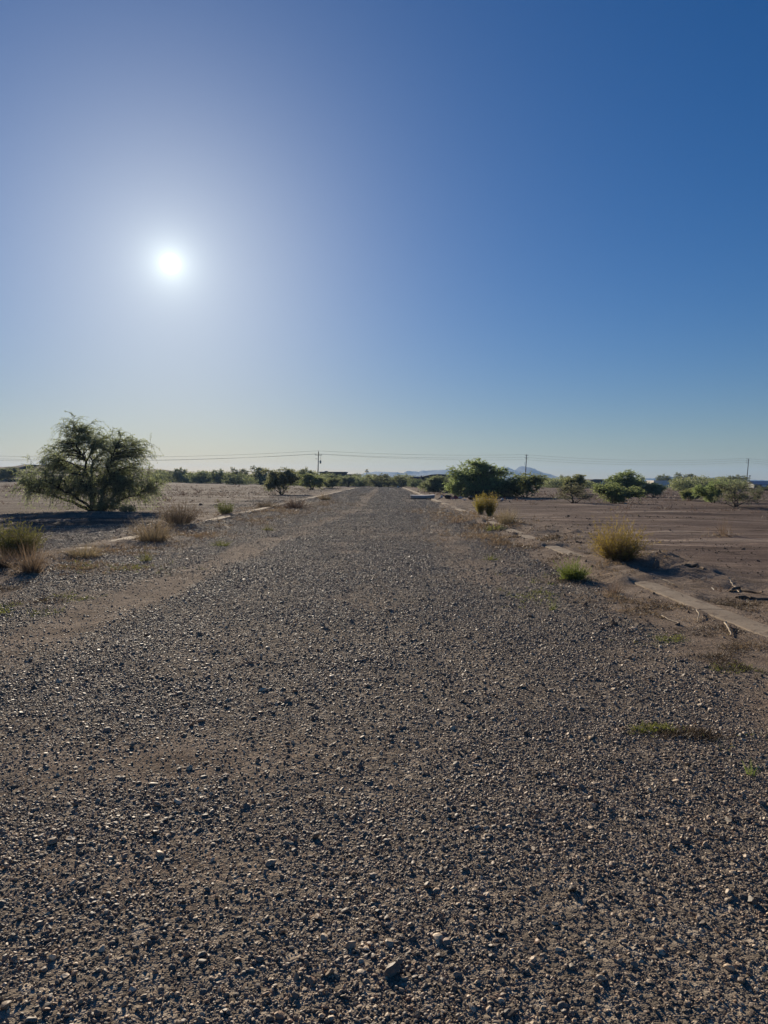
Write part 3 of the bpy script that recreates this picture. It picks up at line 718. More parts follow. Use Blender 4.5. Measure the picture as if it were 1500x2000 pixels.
# low far brush that reads as one mass
def brush_mass():
    V, Fq, Rn = [], [], []; n0 = 0
    r = np.random.default_rng(5)
    spots = [(px, r.uniform(175, 235), r.uniform(1.9, 3.3)) for px in np.arange(296, 835, 4.0)] + [(px, r.uniform(165, 200), r.uniform(3.0, 4.0) if px < 622 else r.uniform(1.8, 2.5)) for px in np.arange(566, 704, 5.0)] + [(px, r.uniform(150, 190), r.uniform(1.6, 2.6)) for px in np.arange(1062, 1150, 5.0)] + [(px, r.uniform(120, 180), r.uniform(1.8, 2.8)) for px in np.arange(1326, 1448, 4.0)] + [(px, r.uniform(190, 260), r.uniform(1.2, 2.2)) for px in np.arange(1052, 1560, 8.0)] + [(px, r.uniform(180, 260), r.uniform(1.5, 2.5)) for px in np.arange(-60, 60, 8.0)]
    spots = [q for q in spots if not (1150 < q[0] < 1192 or 1255 < q[0] < 1325 or 1448 < q[0] < 1506)]
    for px, d, h in spots:
        x, y, _ = at_dist(px, 938, d); z = Hs(x, y); n = 700; w = r.uniform(1.6, 3.2)
        u = unit(r.normal(size=(n, 3))) * (r.random(n) ** 0.4)[:, None]
        c = np.stack([x + u[:, 0] * w, y + u[:, 1] * w, z + h * 0.5 + u[:, 2] * h * 0.55], 1)
        c[:, 2] = np.maximum(c[:, 2] + r.normal(0, 0.12, n), z + 0.05)
        a = unit(r.normal(size=(n, 3))) * 0.17; b = unit(np.cross(a, r.normal(size=(n, 3)))) * 0.09
        V.append(np.stack([c - a, c + b, c + a, c - b], 1).reshape(-1, 3)); Fq.append(np.arange(n * 4).reshape(-1, 4) + n0); n0 += n * 4
        Rn.append(np.clip(r.random() * 0.6 + r.random(n) * 0.4, 0, 1))
    me = np_mesh('distant_brush', np.concatenate(V), [np.concatenate(Fq)], {'rnd': ('FACE', np.concatenate(Rn))}, [M['leaf_far']])
    tag(link('distant_brush', me), 'low dusty green brush filling the gaps along the far edge of the fields', 'brush', kind='stuff')
brush_mass()

# ------------------------------------------------------------------ shrubs and grass
def blade_mesh(name, seed, n, base_r, hgt, spread, curve, width, mat, mat2=None, frac2=0.0, leaflets=0, leaf=(0.03, 0.006), squash=1.0, up_bias=1.0):
    """n stems fanning from the root; optional leaflets on their upper part"""
    r = np.random.default_rng(seed)
    a = r.uniform(0, 2 * math.pi, n); q = np.sqrt(r.random(n)) 
    root = np.stack([np.cos(a) * q * base_r, np.sin(a) * q * base_r, np.full(n, -0.015)], 1)
    tilt = spread * q * r.uniform(0.6, 1.2, n)
    az = a + r.normal(0, 0.45, n)
    d = np.stack([np.sin(tilt) * np.cos(az), np.sin(tilt) * np.sin(az), np.cos(tilt) * up_bias], 1)
    Ln = hgt * r.uniform(0.22, 1.0, n) * np.where(r.random(n) < 0.08, 1.25, 1.0)
    t = np.linspace(0, 1, 5)
    P = root[:, None] + d[:, None] * (Ln[:, None] * t)[..., None]
    P[..., 2] -= (curve * Ln * r.uniform(0.2, 1.2, n))[:, None] * t[None] ** 2 * np.sin(tilt)[:, None]
    P[:, 1:] += np.cumsum(r.normal(0, 0.018, (n, 4, 3)), axis=1) * hgt
    P[..., 2] = np.maximum(P[..., 2], -0.015)
    side = unit(np.cross(d, r.normal(size=(n, 3))))
    w = width * np.array([1, 0.9, 0.75, 0.55, 0.2])
    A = P + side[:, None] * w[None, :, None]; B = P - side[:, None] * w[None, :, None]
    V = np.stack([A, B], 2).reshape(-1, 3)
    k = np.arange(n)[:, None] * 10 + np.arange(4)[None] * 2
    Fq = np.stack([k, k + 1, k + 3, k + 2], -1).reshape(-1, 4)
    rn = np.repeat(r.random(n), 4); mi = np.zeros(len(Fq), int) + (1 if leaflets else 0)
    if leaflets:
        m = n * leaflets; ti = np.repeat(np.arange(n), leaflets); s = r.uniform(0.35, 1.0, m) * 4
        i0 = np.minimum(s.astype(int), 3); fr = (s - i0)[:, None]
        lp = P[ti, i0] * (1 - fr) + P[ti, i0 + 1] * fr
        ld = unit(unit(P[ti, i0 + 1] - P[ti, i0]) + r.normal(0, 0.55, (m, 3)) + np.array([0, 0, 0.25]))
        nr = unit(np.cross(ld, r.normal(size=(m, 3))))
        la = leaf[0] * r.uniform(0.6, 1.4, m)[:, None]; lw = leaf[1]
        V4 = np.stack([lp, lp + ld * la * 0.5 + nr * lw, lp + ld * la, lp + ld * la * 0.5 - nr * lw], 1).reshape(-1, 3)
        return (np_mesh('stems', V, [Fq], {'rnd': ('FACE', rn)}, [M[mat2 or mat]]),
                np_mesh('foliage', V4, [np.arange(m * 4).reshape(-1, 4)], {'rnd': ('FACE', np.clip(0.5 * np.repeat(r.random(n), leaflets) + 0.5 * r.random(m), 0, 1))}, [M[mat]]))
    return np_mesh(name, V, [Fq], {'rnd': ('FACE', rn)}, [M[mat]])

def shrub(name, cat, label, group, px, py, wpx, hpx, seed, n, mat, mat2, leaflets=7, leaf=(0.035, 0.006), spread=0.95, curve=0.25, width=0.0025):
    x, y = at_ground(px, py); z = Hs(x, y)
    w, h = wpx / F * y, hpx / F * y
    e = empty(name, (x, y, z)); tag(e, label, cat, group)
    st, fo = blade_mesh(name, seed, n, w * 0.22, h * 1.05, spread, curve, width, mat, mat2, leaflets=leaflets, leaf=leaf)
    vs = np.array([v.co[:] for v in fo.vertices]); span = np.percentile(vs[:, 0], 99) - np.percentile(vs[:, 0], 1); tp = np.percentile(vs[:, 2], 99)
    k = np.array([w / span, w / span, h / tp])
    e.scale = k
    link('stems', st, e); link('foliage', fo, e)
    return e
def tuft(name, cat, label, group, px, py, wpx, hpx, seed, n, mat, spread=0.8, curve=0.4, width=0.003):
    x, y = at_ground(px, py); z = Hs(x, y)
    w, h = wpx / F * y, hpx / F * y
    me = blade_mesh(name, seed, n, w * 0.18, h * 1.1, spread, curve, width, mat)
    vs = np.array([v.co[:] for v in me.vertices]); span = np.percentile(vs[:, 0], 99) - np.percentile(vs[:, 0], 1); tp = np.percentile(vs[:, 2], 99)
    o = link(name, me); o.location = (x, y, z); o.scale = (w / span, w / span, h / tp)
    return tag(o, label, cat, group)

GS, GG = 'shrubs along the road verges', 'dry grass tufts along the road verges'
shrub('desert_shrub', 'shrub', 'bushy yellow-brown shrub beside the right kerb with a long shadow', GS, 1205, 1100, 98, 74, 41, 900, 'bush_yellow', 'grass_dry', 10, (0.04, 0.0045))
shrub('desert_shrub', 'shrub', 'small bright green shrub on the gravel edge left of the yellow-brown one', GS, 1120, 1131, 60, 38, 42, 330, 'bush_green', 'bush_green', 10, (0.032, 0.004), spread=1.05)
e1 = shrub('desert_shrub', 'shrub', 'tall upright yellow-green double shrub near the right kerb before the largest tree', GS, 938, 1008, 25, 37, 43, 330, 'bush_yellow', 'bush_olive', 10, (0.06, 0.009), spread=0.55)
e2 = shrub('desert_shrub', 'shrub', 'taller right-hand half of the paired yellow-green shrubs near the right kerb', GS, 957, 1009, 27, 42, 44, 330, 'bush_yellow', 'bush_olive', 10, (0.06, 0.009), spread=0.5)
e1['label'] = 'shorter left-hand half of the paired yellow-green shrubs near the right kerb'
shrub('desert_shrub', 'shrub', 'dense olive shrub with pale flat flower tops at the left edge', GS, 34, 1088, 90, 62, 45, 850, 'bush_olive', 'grass_grey', 10, (0.035, 0.005), spread=0.75)
shrub('desert_shrub', 'shrub', 'small dark upright shrub on the left kerb line', GS, 441, 1007, 32, 26, 46, 220, 'bush_olive', 'grass_grey', 8, (0.05, 0.008), spread=0.7)
shrub('desert_shrub', 'shrub', 'grey-brown twiggy shrub left of the road, right of the large tree shadow', GS, 350, 1029, 82, 42, 47, 620, 'grass_grey', 'grass_grey', 5, (0.05, 0.005), spread=0.95)
shrub('desert_shrub', 'shrub', 'low dark bush at the foot of the large left tree', GS, 206, 1002, 60, 40, 48, 300, 'leaf_dusty', 'twig', 9, (0.07, 0.015), spread=1.1)
shrub('desert_shrub', 'shrub', 'little grey-green shrub just right of the large left tree foot', GS, 250, 1003, 34, 16, 49, 160, 'leaf_dusty', 'twig', 8, (0.06, 0.012), spread=1.2)

tuft('dry_grass', 'grass', 'reddish dry grass tuft right below the olive shrub at the left edge', GG, 62, 1121, 70, 60, 61, 520, 'grass_dry', 0.85, 0.2, 0.0022)
tuft('dry_grass', 'grass', 'short dark dry tuft at the very left edge below the olive shrub', GG, 6, 1118, 50, 42, 62, 260, 'grass_grey', 0.9, 0.3, 0.0025)
tuft('dry_grass', 'grass', 'wide feathery dry tuft in front of the grey-brown twiggy shrub', GG, 298, 1057, 92, 48, 63, 560, 'grass_dry', 0.95, 0.3, 0.0028)
tuft('dry_grass', 'grass', 'tall thin dry stalks standing above the grey-brown twiggy shrub', GG, 348, 1022, 76, 52, 64, 60, 'grass_grey', 0.7, 0.1, 0.003)
tuft('dry_grass', 'grass', 'low spreading dry weed left of the pale mound on the left kerb', GG, 165, 1089, 80, 30, 65, 420, 'grass_dry', 1.2, 0.5, 0.0025)
tuft('dry_grass', 'grass', 'small thin tuft on the gravel below the pale mound', GG, 285, 1096, 34, 24, 66, 90, 'bush_olive', 0.8, 0.3, 0.0025)
tuft('dry_grass', 'grass', 'long low clump of brown grass farther up the left kerb', GG, 577, 993, 60, 22, 67, 420, 'grass_grey', 1.1, 0.4, 0.006)
tuft('dry_grass', 'grass', 'dark dry clump between the left kerb slab and the brown grass clump', GG, 522, 992, 50, 17, 68, 300, 'grass_grey', 1.15, 0.4, 0.006)
tuft('dry_grass', 'grass', 'straw coloured round tuft on the left kerb beyond the brown clump', GG, 635, 977, 30, 15, 69, 260, 'grass_dry', 0.9, 0.4, 0.008)
tuft('dry_grass', 'grass', 'pinkish dry grass tuft right of the paired yellow-green shrubs', GG, 990, 1026, 50, 36, 70, 420, 'grass_dry', 0.75, 0.2, 0.003)
tuft('dry_grass', 'grass', 'lone wispy straw tuft out in the right field', GG, 1412, 1047, 34, 44, 71, 70, 'grass_dry', 0.45, 0.1, 0.0024)
tuft('dry_grass', 'grass', 'tiny green sprig in the gravel near the right edge', GG, 1467, 1512, 34, 32, 72, 40, 'bush_green', 0.8, 0.2, 0.0016)
tuft('dry_grass', 'grass', 'pale tuft with thin stalks on the road edge below the yellow-brown shrub', GG, 1200, 1158, 40, 24, 73, 110, 'grass_dry', 0.9, 0.3, 0.002)
tuft('dry_grass', 'grass', 'thin green weed in the gravel left of the small bright green shrub', GG, 1079, 1190, 24, 22, 74, 36, 'bush_green', 0.8, 0.3, 0.002)
tuft('dry_grass', 'grass', 'yellowish weed on the gravel right of the road middle', GG, 958, 1094, 34, 14, 75, 60, 'bush_olive', 1.1, 0.4, 0.003)
tuft('dry_grass', 'grass', 'yellowish low tuft on the dirt left of the paired shrubs', GG, 893, 1022, 36, 14, 76, 80, 'grass_dry', 1.2, 0.4, 0.004)
tuft('dry_grass', 'grass', 'low olive weed on dirt below the pinkish dry grass tuft', GG, 968, 1036, 44, 12, 77, 160, 'bush_olive', 1.25, 0.4, 0.004)
tuft('dry_grass', 'grass', 'green-brown small tuft in gravel right of the wheel track', GG, 526, 1036, 28, 12, 78, 110, 'bush_olive', 1.2, 0.4, 0.004)
tuft('dry_grass', 'grass', 'green-brown small tuft in gravel left of the wheel track', GG, 432, 1066, 40, 14, 79, 140, 'bush_olive', 1.2, 0.4, 0.003)

# low mat weeds: nobody could count them
def mat_weeds():
    r = np.random.default_rng(9)
    patches = [  # px, py, half width px, half height px, amount, material
        (1240, 1165, 70, 12, 900, 0), (1330, 1185, 90, 16, 900, 1), (1300, 1190, 60, 10, 500, 0), (1430, 1235, 70, 12, 700, 1), (1310, 1250, 45, 7, 300, 2), (1400, 1275, 50, 10, 600, 1), (1470, 1300, 60, 14, 700, 1),
        (1440, 1310, 60, 9, 200, 2), (1370, 1432, 70, 10, 900, 1), (1285, 1422, 30, 7, 180, 2), (1460, 1445, 50, 12, 220, 2), (1190, 1378, 26, 5, 250, 0),
        (60, 1145, 70, 8, 900, 1), (30, 1190, 50, 7, 420, 2), (170, 1165, 50, 8, 140, 2), (40, 1170, 60, 8, 400, 1), (150, 1110, 110, 10, 700, 0), (240, 1075, 60, 8, 500, 0), (360, 1045, 60, 6, 500, 0),
        (920, 1040, 50, 14, 700, 0), (1000, 1060, 60, 12, 500, 0), (900, 1010, 40, 8, 400, 0), (1030, 1130, 40, 10, 120, 2), (560, 1000, 60, 6, 600, 0), (470, 1020, 70, 6, 400, 0), (1040, 1160, 40, 14, 120, 2), (840, 1000, 30, 5, 200, 0), (640, 985, 50, 4, 400, 0), (700, 965, 40, 4, 300, 0), (230, 1110, 90, 10, 160, 2), (1180, 1110, 60, 14, 500, 0), (1110, 1090, 60, 12, 500, 1), (1040, 1060, 60, 10, 500, 1), (960, 1030, 50, 8, 500, 1), (1350, 1200, 100, 14, 500, 0), (1450, 1270, 70, 16, 500, 0), (1400, 1190, 80, 10, 500, 1)]
    patches += [(px_, py_, w_ * 0.55, 6, n_, k_) for px_, py_, w_, n_, k_ in ((36, 1092, 90, 260, 0), (62, 1124, 80, 300, 0), (6, 1120, 60, 160, 1), (298, 1060, 100, 340, 0), (350, 1031, 100, 260, 0), (165, 1090, 100, 260, 0), (441, 1009, 50, 120, 0), (577, 995, 90, 240, 0), (990, 1028, 70, 220, 0), (946, 1011, 70, 200, 0), (1205, 1104, 130, 380, 0), (1120, 1134, 80, 160, 1), (635, 978, 50, 100, 0), (522, 994, 80, 160, 0), (1412, 1048, 40, 90, 0))]
    for mi, mat in enumerate(('grass_dry', 'weed_red', 'bush_olive')):
        V, Rn = [], []
        for px, py, hw, hh, n, k in patches:
            if k != mi: continue
            q = np.array([at_ground(px + hw * a, py + hh * b) for a, b in r.normal(0, 0.75, (n, 2))])
            nn = fbm(q[:, 0] * 1.7, q[:, 1] * 1.7, 3); q = q[r.random(len(q)) < np.clip(nn * 2.2 + 0.25, 0.02, 1)]
            # blades come in small rosettes
            q = np.repeat(q, 5, axis=0); s = np.clip(q[:, 1:2] / 9.0, 0.7, 3.0)
            q = q + r.normal(0, 0.022, q.shape) * s
            ck = (np.abs(q[:, 0] - kerb_r(q[:, 1]) - KW / 2) < 0.25) & (kerb_cover(q[:, 1], VIS_R) < 0.5); q = q[~ck]; s = s[~ck]
            z = H(q[:, 0], q[:, 1]); p = np.column_stack([q, z - 0.003])
            d = unit(r.normal(size=(len(p), 3)) * np.array([1, 1, 0.5]) + np.array([0, 0, 0.55])); d[:, 2] = np.abs(d[:, 2])
            ln = 0.045 * s * r.uniform(0.5, 1.6, (len(p), 1)); w = unit(np.cross(d, r.normal(size=(len(p), 3)))) * 0.0035 * s
            V.append(np.stack([p - w * 0.6, p + d * ln * 0.5 - w, p + d * ln, p + d * ln * 0.5 + w], 1).reshape(-1, 3)); Rn.append(r.random(len(p)))
        V = np.concatenate(V)
        me = np_mesh('ground_cover', V, [np.arange(len(V)).reshape(-1, 4)], {'rnd': ('FACE', np.concatenate(Rn))}, [M[mat]])
        tag(link('ground_cover', me), ['straw coloured low weeds matted along both verges', 'rusty brown mat weeds on the dirt verges', 'dark olive creeping weeds in patches on the gravel edge'][mi], 'weeds', kind='stuff')
mat_weeds()
def stubble():
    r = np.random.default_rng(19); x, y = [], []
    q = np.column_stack(sample_area(9000, 9, 130)); side = (q[:, 0] > 4.6) | (q[:, 0] < -7.4); q = q[side]
    nn = fbm(q[:, 0] * 0.12 + 3, q[:, 1] * 0.2, 3); q = q[r.random(len(q)) < np.clip(nn * 2.0 + 0.3, 0.06, 1)]
    s = np.repeat(np.clip(q[:, 1:2] / 22, 0.8, 2.2), 9, axis=0) * np.repeat(np.exp(r.normal(0, 0.4, (len(q), 1))), 9, axis=0)
    q = np.repeat(q, 9, axis=0); q = q + r.normal(0, 0.05, q.shape) * s
    p = np.column_stack([q, H(q[:, 0], q[:, 1]) - 0.005])
    d = unit(r.normal(size=(len(p), 3)) * np.array([0.8, 0.8, 0.3]) + np.array([0, 0, 0.8])); d[:, 2] = np.abs(d[:, 2])
    ln = 0.10 * s * r.uniform(0.4, 1.4, (len(p), 1)); w = unit(np.cross(d, r.normal(size=(len(p), 3)))) * 0.005 * s
    V = np.stack([p - w * 0.6, p + d * ln * 0.5 - w, p + d * ln, p + d * ln * 0.5 + w], 1).reshape(-1, 3)
    me = np_mesh('dry_stubble', V, [np.arange(len(V)).reshape(-1, 4)], {'rnd': ('FACE', r.random(len(p)))}, [M['grass_grey']])
    tag(link('dry_stubble', me), 'short grey-brown dry stubble scattered over the open fields', 'stubble', kind='stuff')
stubble()

# ------------------------------------------------------------------ dead wood on the right verge
def stick(name, label, px, py, pts, r0, mat, seed, k=6):
    x, y = at_ground(px, py); r = np.random.default_rng(seed); s = y / F
    P = []
    for (u, v, h) in pts:
        gx, gy = at_ground(px + u, py + v); P.append((gx - x, gy - y, Hs(gx, gy) + h))
    P = np.array(P)
    n = 9; tt = np.linspace(0, len(P) - 1, n)
    Q = np.stack([np.interp(tt, np.arange(len(P)), P[:, i]) for i in range(3)], 1); Q += r.normal(0, r0 * 0.5, Q.shape)
    rad = r0 * np.linspace(1, 0.55, n) * r.uniform(0.85, 1.15, n)
    mb = MB(); mb.tube(Q, rad, k)
    o = mb.build(name, M[mat], smooth=True); o.location = (x, y, 0)
    return tag(o, label, 'branch', 'dead wood lying on the right verge')
stick('fallen_twig', 'long thin bleached twig lying on the gravel edge left of the kerb slab', 1305, 1210, [(-14, -8, .01), (0, 1, .015), (24, 9, .01)], 0.008, 'wood_pale', 1)
stick('fallen_twig', 'short pale wood splinter leaning on weeds by the right edge', 1424, 1238, [(-7, -10, .05), (0, 0, .03), (5, 8, .01)], 0.012, 'wood_pale', 2)
stick('fallen_branch', 'thick crooked dead branch on the spoil ridge by the right edge', 1450, 1152, [(-28, 2, .0), (-10, -4, .035), (8, 2, .02), (40, 8, .015)], 0.024, 'wood_dark', 3)
stick('fallen_branch', 'pale forked stick poking from the spoil ridge', 1436, 1146, [(-12, -6, .05), (-4, 0, .03), (6, 8, .01)], 0.010, 'wood_pale', 4)
stick('fallen_branch', 'dark log half buried behind the crooked dead branch', 1470, 1168, [(-30, 0, .0), (0, 2, .015), (45, 4, .02)], 0.032, 'wood_dark', 5)
stick('fallen_branch', 'rough grey log end in the shadow of the yellow-brown shrub', 1352, 1120, [(-16, -3, .0), (4, -1, .02), (24, 3, .01)], 0.032, 'wood_dark', 6)
stick('fallen_twig', 'thin straight twig beside the kerb slab corner', 1304, 1143, [(-12, -4, .02), (12, 3, .015)], 0.007, 'wood_pale', 7)
stick('fallen_twig', 'curled tan twig in the rusty weeds', 1362, 1210, [(-3, -8, .04), (3, 0, .04), (0, 6, .01)], 0.008, 'wood_pale', 8)

# ------------------------------------------------------------------ dumped mattress and rubbish
def mattress():
    x, y = at_ground(826, 975); d = y
    w, dep, th = 48 / F * d, 1.35, 0.27
    z = Hs(x, y) + 0.02
    root = empty('mattress', (x, y + dep / 2, z + 0.01), R(-3)); tag(root, 'dumped mattress with white top and dark sides lying across the right kerb', 'mattress')
    def slab(z0, z1, ex, name, mat, nseg=28):
        V, Fq = [], []
        ring = []
        rc = 0.16
        for cx_, cy_, a0 in ((w / 2 - rc, dep / 2 - rc, 0), (-w / 2 + rc, dep / 2 - rc, 90), (-w / 2 + rc, -dep / 2 + rc, 180), (w / 2 - rc, -dep / 2 + rc, 270)):
            for k in range(6):
                a = R(a0 + k * 18); ring.append((cx_ + math.cos(a) * (rc + ex), cy_ + math.sin(a) * (rc + ex)))
        # add points along the long sides for bending
        dense = []
        for i in range(len(ring)):
            p, q = np.array(ring[i]), np.array(ring[(i + 1) % len(ring)]); m = max(1, int(np.linalg.norm(q - p) / 0.15))
            for j in range(m): dense.append(p + (q - p) * j / m)
        ring = np.array(dense); n = len(ring)
        lev = [(z0, 0.985), (z0 + 0.02, 1.0), ((z0 + z1) / 2, 1.006), (z1 - 0.02, 1.0), (z1, 0.985), (z1 + 0.006, 0.6), (z1 + 0.004, 0.2)]
        bend = lambda X: 0.13 * (X / (w / 2)) ** 2 * (X > 0) + 0.03 * (X / (w / 2)) ** 2 * (X < 0)
        for zz, s in lev:
            p = ring * s; V += [(a, b, zz + bend(a) * 0.6) for a, b in p]
        for i in range(len(lev) - 1):
            for j in range(n): Fq.append((i * n + j, i * n + (j + 1) % n, (i + 1) * n + (j + 1) % n, (i + 1) * n + j))
        mb = MB(); mb.add(V, Fq + [tuple(range((len(lev) - 1) * n, len(lev) * n)), tuple(range(n))[::-1]])
        return mb.build(name, M[mat], root, smooth=False)
    slab(0.0, 0.05, -0.01, 'bottom_panel', 'navy'); slab(0.055, 0.105, 0.0, 'lower_border', 'ticking')
    slab(0.110, 0.165, 0.004, 'side_band', 'navy')
    
    slab(0.170, 0.275, 0.008, 'top_panel', 'ticking')
mattress()

def crumple(name, label, px, py, size, mat, seed, cat='rubbish', group='rubbish dumped under the largest tree', sub=None):
    r = np.random.default_rng(seed); V, Fc = ICO3; V = V.copy()
    for _ in range(26):
        n = unit(r.normal(size=3)); dd = r.uniform(0.35, 0.9); s = V @ n
        V = V - np.outer(np.clip(s - dd, 0, None), n) * r.uniform(0.5, 1.3)
    V *= 1 + 0.14 * (r.random(len(V))[:, None] - 0.5)
    size = tuple(q * 1.35 for q in size)
    V = V / np.abs(V).max(axis=0) * np.array(size) / 2
    V[:, 2] = np.maximum(V[:, 2], -size[2] * 0.42); V[:, 2] -= V[:, 2].min() + 0.015
    x, y = at_ground(px, py)
    me = np_mesh(name, V, [Fc], mats=[M[mat]], smooth=False)
    o = link(name, me); o.location = (x, y, Hs(x, y)); o.rotation_euler[2] = r.uniform(0, 6.28)
    return tag(o, label, cat, group)
crumple('plastic_bag', 'white crumpled bag right of the mattress end', 862, 973.5, (0.26, 0.22, 0.2), 'rag_white', 1, 'bag')
crumple('rubbish_bag', 'black rubbish bag between the white bag and the red cloth', 873, 975, (0.62, 0.45, 0.27), 'bag_black', 2, 'bag')
crumple('cloth_heap', 'heap of red cloth under the left side of the largest tree', 890, 975.5, (0.45, 0.4, 0.30), 'rag_red', 3, 'cloth')
crumple('cloth_heap', 'faded pink cloth lying against the red heap', 883.5, 976, (0.26, 0.3, 0.22), 'rag_pink', 4, 'cloth')
crumple('cloth_heap', 'white sheet with folds right of the red heap', 898, 974.5, (0.40, 0.3, 0.24), 'rag_white', 5, 'cloth')
crumple('paper_scrap', 'flat white scrap on the soil in front of the rubbish', 907, 978, (0.36, 0.2, 0.07), 'rag_white', 6)
crumple('cloth_heap', 'tan sack of cloth left of the paired yellow-green shrubs', 919, 977, (0.6, 0.4, 0.24), 'tan_cloth', 7, 'cloth')
crumple('plastic_bag', 'white bag alone in the shade right of the paired shrubs', 980, 978, (0.26, 0.22, 0.15), 'rag_white', 8, 'bag')
crumple('rubbish_bag', 'dark lump below the lone white bag in the shade', 979, 981, (0.22, 0.2, 0.13), 'bag_black', 9, 'bag')
GE = 'rubbish dumped at the far end of the road'
crumple('rubbish_bag', 'dark upright bundle standing at the far end of the road', 779.5, 951, (0.5, 0.5, 1.1), 'bag_black', 10, 'bag', GE)
crumple('plastic_bag', 'white sack at the foot of the dark upright bundle, left side', 777.5, 952, (0.42, 0.4, 0.36), 'rag_white', 11, 'bag', GE)
crumple('plastic_bag', 'greyish sack at the foot of the dark upright bundle, right side', 783.5, 952, (0.5, 0.4, 0.3), 'tan_cloth', 12, 'bag', GE)
crumple('paper_scrap', 'white speck of paper far out in the left field', 369, 943, (0.5, 0.3, 0.18), 'rag_white', 13, 'rubbish', None)
crumple('paper_scrap', 'white scrap in the shadow right of the wide low yellow-green tree', 1221, 985, (0.2, 0.15, 0.06), 'rag_white', 14, 'rubbish', None)

# ------------------------------------------------------------------ utility poles and wires
def at_h(px, py, d): return np.array(at_dist(px, py, d))
POLES = [(620.5, 882, 228, 1), (1026, 887.5, 258, 2), (1459, 896, 306, 3)]
tops = []
GP = 'utility poles carrying the power line across the back'
for px, top, d, k in POLES:
    x, y, zt = at_dist(px, top, d); z = Hs(x, y); h = zt - z
    lab = {1: 'leftmost pole, wooden with a hanging transformer, rising above the left trees', 2: 'middle slender pole with short crossarms against the blue mountain', 3: 'rightmost leaning pole with three stacked side arms'}[k]
    root = empty('utility_pole', (x, y, z), 0.0); tag(root, lab, 'utility pole', GP)
    root.rotation_euler[1] = R({1: 1.6, 2: 2.4, 3: 3.6}[k])
    mb = MB(); mb.tube([(0, 0, -0.4), (0, 0, h * 0.5), (0, 0, h)], [0.19, 0.165, 0.125], 10); mb.build('pole', M['pole'], root, True)
    if k == 1:
        mb = MB(); mb.box((0, -0.16, h - 1.15), (2.3, 0.12, 0.14)); mb.build('crossarm', M['pole'], root)
        mb = MB(); mb.tube([(0.75, -0.3, h - 3.9), (0.75, -0.3, h - 3.75), (0.75, -0.3, h - 2.95), (0.75, -0.3, h - 2.85)], [0.22, 0.27, 0.27, 0.18], 12)
        tr = mb.build('transformer', M['steel'], root, False)
        mb = MB(); mb.tube([(0.75, -0.3, h - 2.85), (0.78, -0.3, h - 2.3), (0.7, -0.2, h - 1.2)], 0.035, 5); mb.build('lead', M['wire'], tr)
        mb = MB(); mb.box((0.42, -0.2, h - 3.3), (0.5, 0.1, 0.08)); mb.build('bracket', M['steel'], root)
        mb = MB(); mb.tube([(-0.75, -0.16, h - 2.55), (-0.75, -0.16, h - 2.2)], [0.12, 0.1], 8); mb.box((-0.38, -0.14, h - 2.4), (0.7, 0.07, 0.07)); mb.build('cutout_fuse', M['porcelain'], root)
        ins = [(-1.05, h - 1.02), (1.05, h - 1.02), (0, h)]
    elif k == 2:
        for zz in (0.35, 1.35):
            mb = MB(); mb.box((0, -0.14, h - zz), (1.3, 0.1, 0.11)); mb.build('crossarm', M['pole'], root)
        mb = MB(); mb.tube([(-0.2, -0.1, h - 4.8), (-0.55, -0.1, h - 3.4), (-0.5, -0.1, h - 2.7)], 0.04, 5); mb.build('riser_cable', M['wire'], root)
        mb = MB(); mb.box((0.02, -0.2, h - 2.1), (0.2, 0.16, 0.5)); mb.build('equipment_box', M['steel'], root)
        ins = [(-0.5, h - 0.3), (-0.5, h - 1.3), (0.1, h - 2.2)]
    else:
        for zz in (0.15, 1.0, 1.85):
            mb = MB(); mb.box((-0.52, -0.05, h - zz), (1.05, 0.12, 0.13)); mb.build('side_arm', M['steel'], root)
        ins = [(-1.0, h - 0.05), (-1.0, h - 0.9), (-1.0, h - 1.75)]
    tp = []
    for ix, iz in ins:
        mb = MB(); mb.tube([(ix, -0.16, iz), (ix, -0.16, iz + 0.12), (ix, -0.16, iz + 0.25)], [0.05, 0.09, 0.05], 8); mb.build('insulator', M['porcelain'], root)
        tp.append((x + ix, y - 0.16, z + iz + 0.25))
    tops.append(tp)
# wire end points beyond both sides of the view
left_end = [at_h(-330, 881, 205), at_h(-330, 886, 205), at_h(-330, 876, 205)]
right_end = [at_h(1900, 898, 360), at_h(1900, 902, 360), at_h(1900, 907, 360)]
order = [[left_end[1], tops[0][0], tops[1][2], tops[2][2], right_end[2]],
         [left_end[0], tops[0][1], tops[1][1], tops[2][1], right_end[1]],
         [left_end[2], tops[0][2], tops[1][0], tops[2][0], right_end[0]]]
for i, chain in enumerate(order):
    P = []
    for a, b in zip(chain[:-1], chain[1:]):
        a, b = np.array(a), np.array(b); t = np.linspace(0, 1, 26)[:-1]; ln = np.linalg.norm(b - a)
        q = a[None] * (1 - t[:, None]) + b[None] * t[:, None]; q[:, 2] -= 4 * (0.000115 * ln * ln) * t * (1 - t); P.append(q)
    P = np.concatenate(P + [np.array(chain[-1])[None]])
    mb = MB(); mb.tube(P, 0.026, 4)
    o = mb.build('power_line', M['wire'])
    tag(o, ['lowest wire of the power line crossing the sky above the trees', 'middle wire of the power line crossing the sky above the trees', 'topmost wire of the power line crossing the sky above the trees'][i], 'wire', 'wires strung between the utility poles')

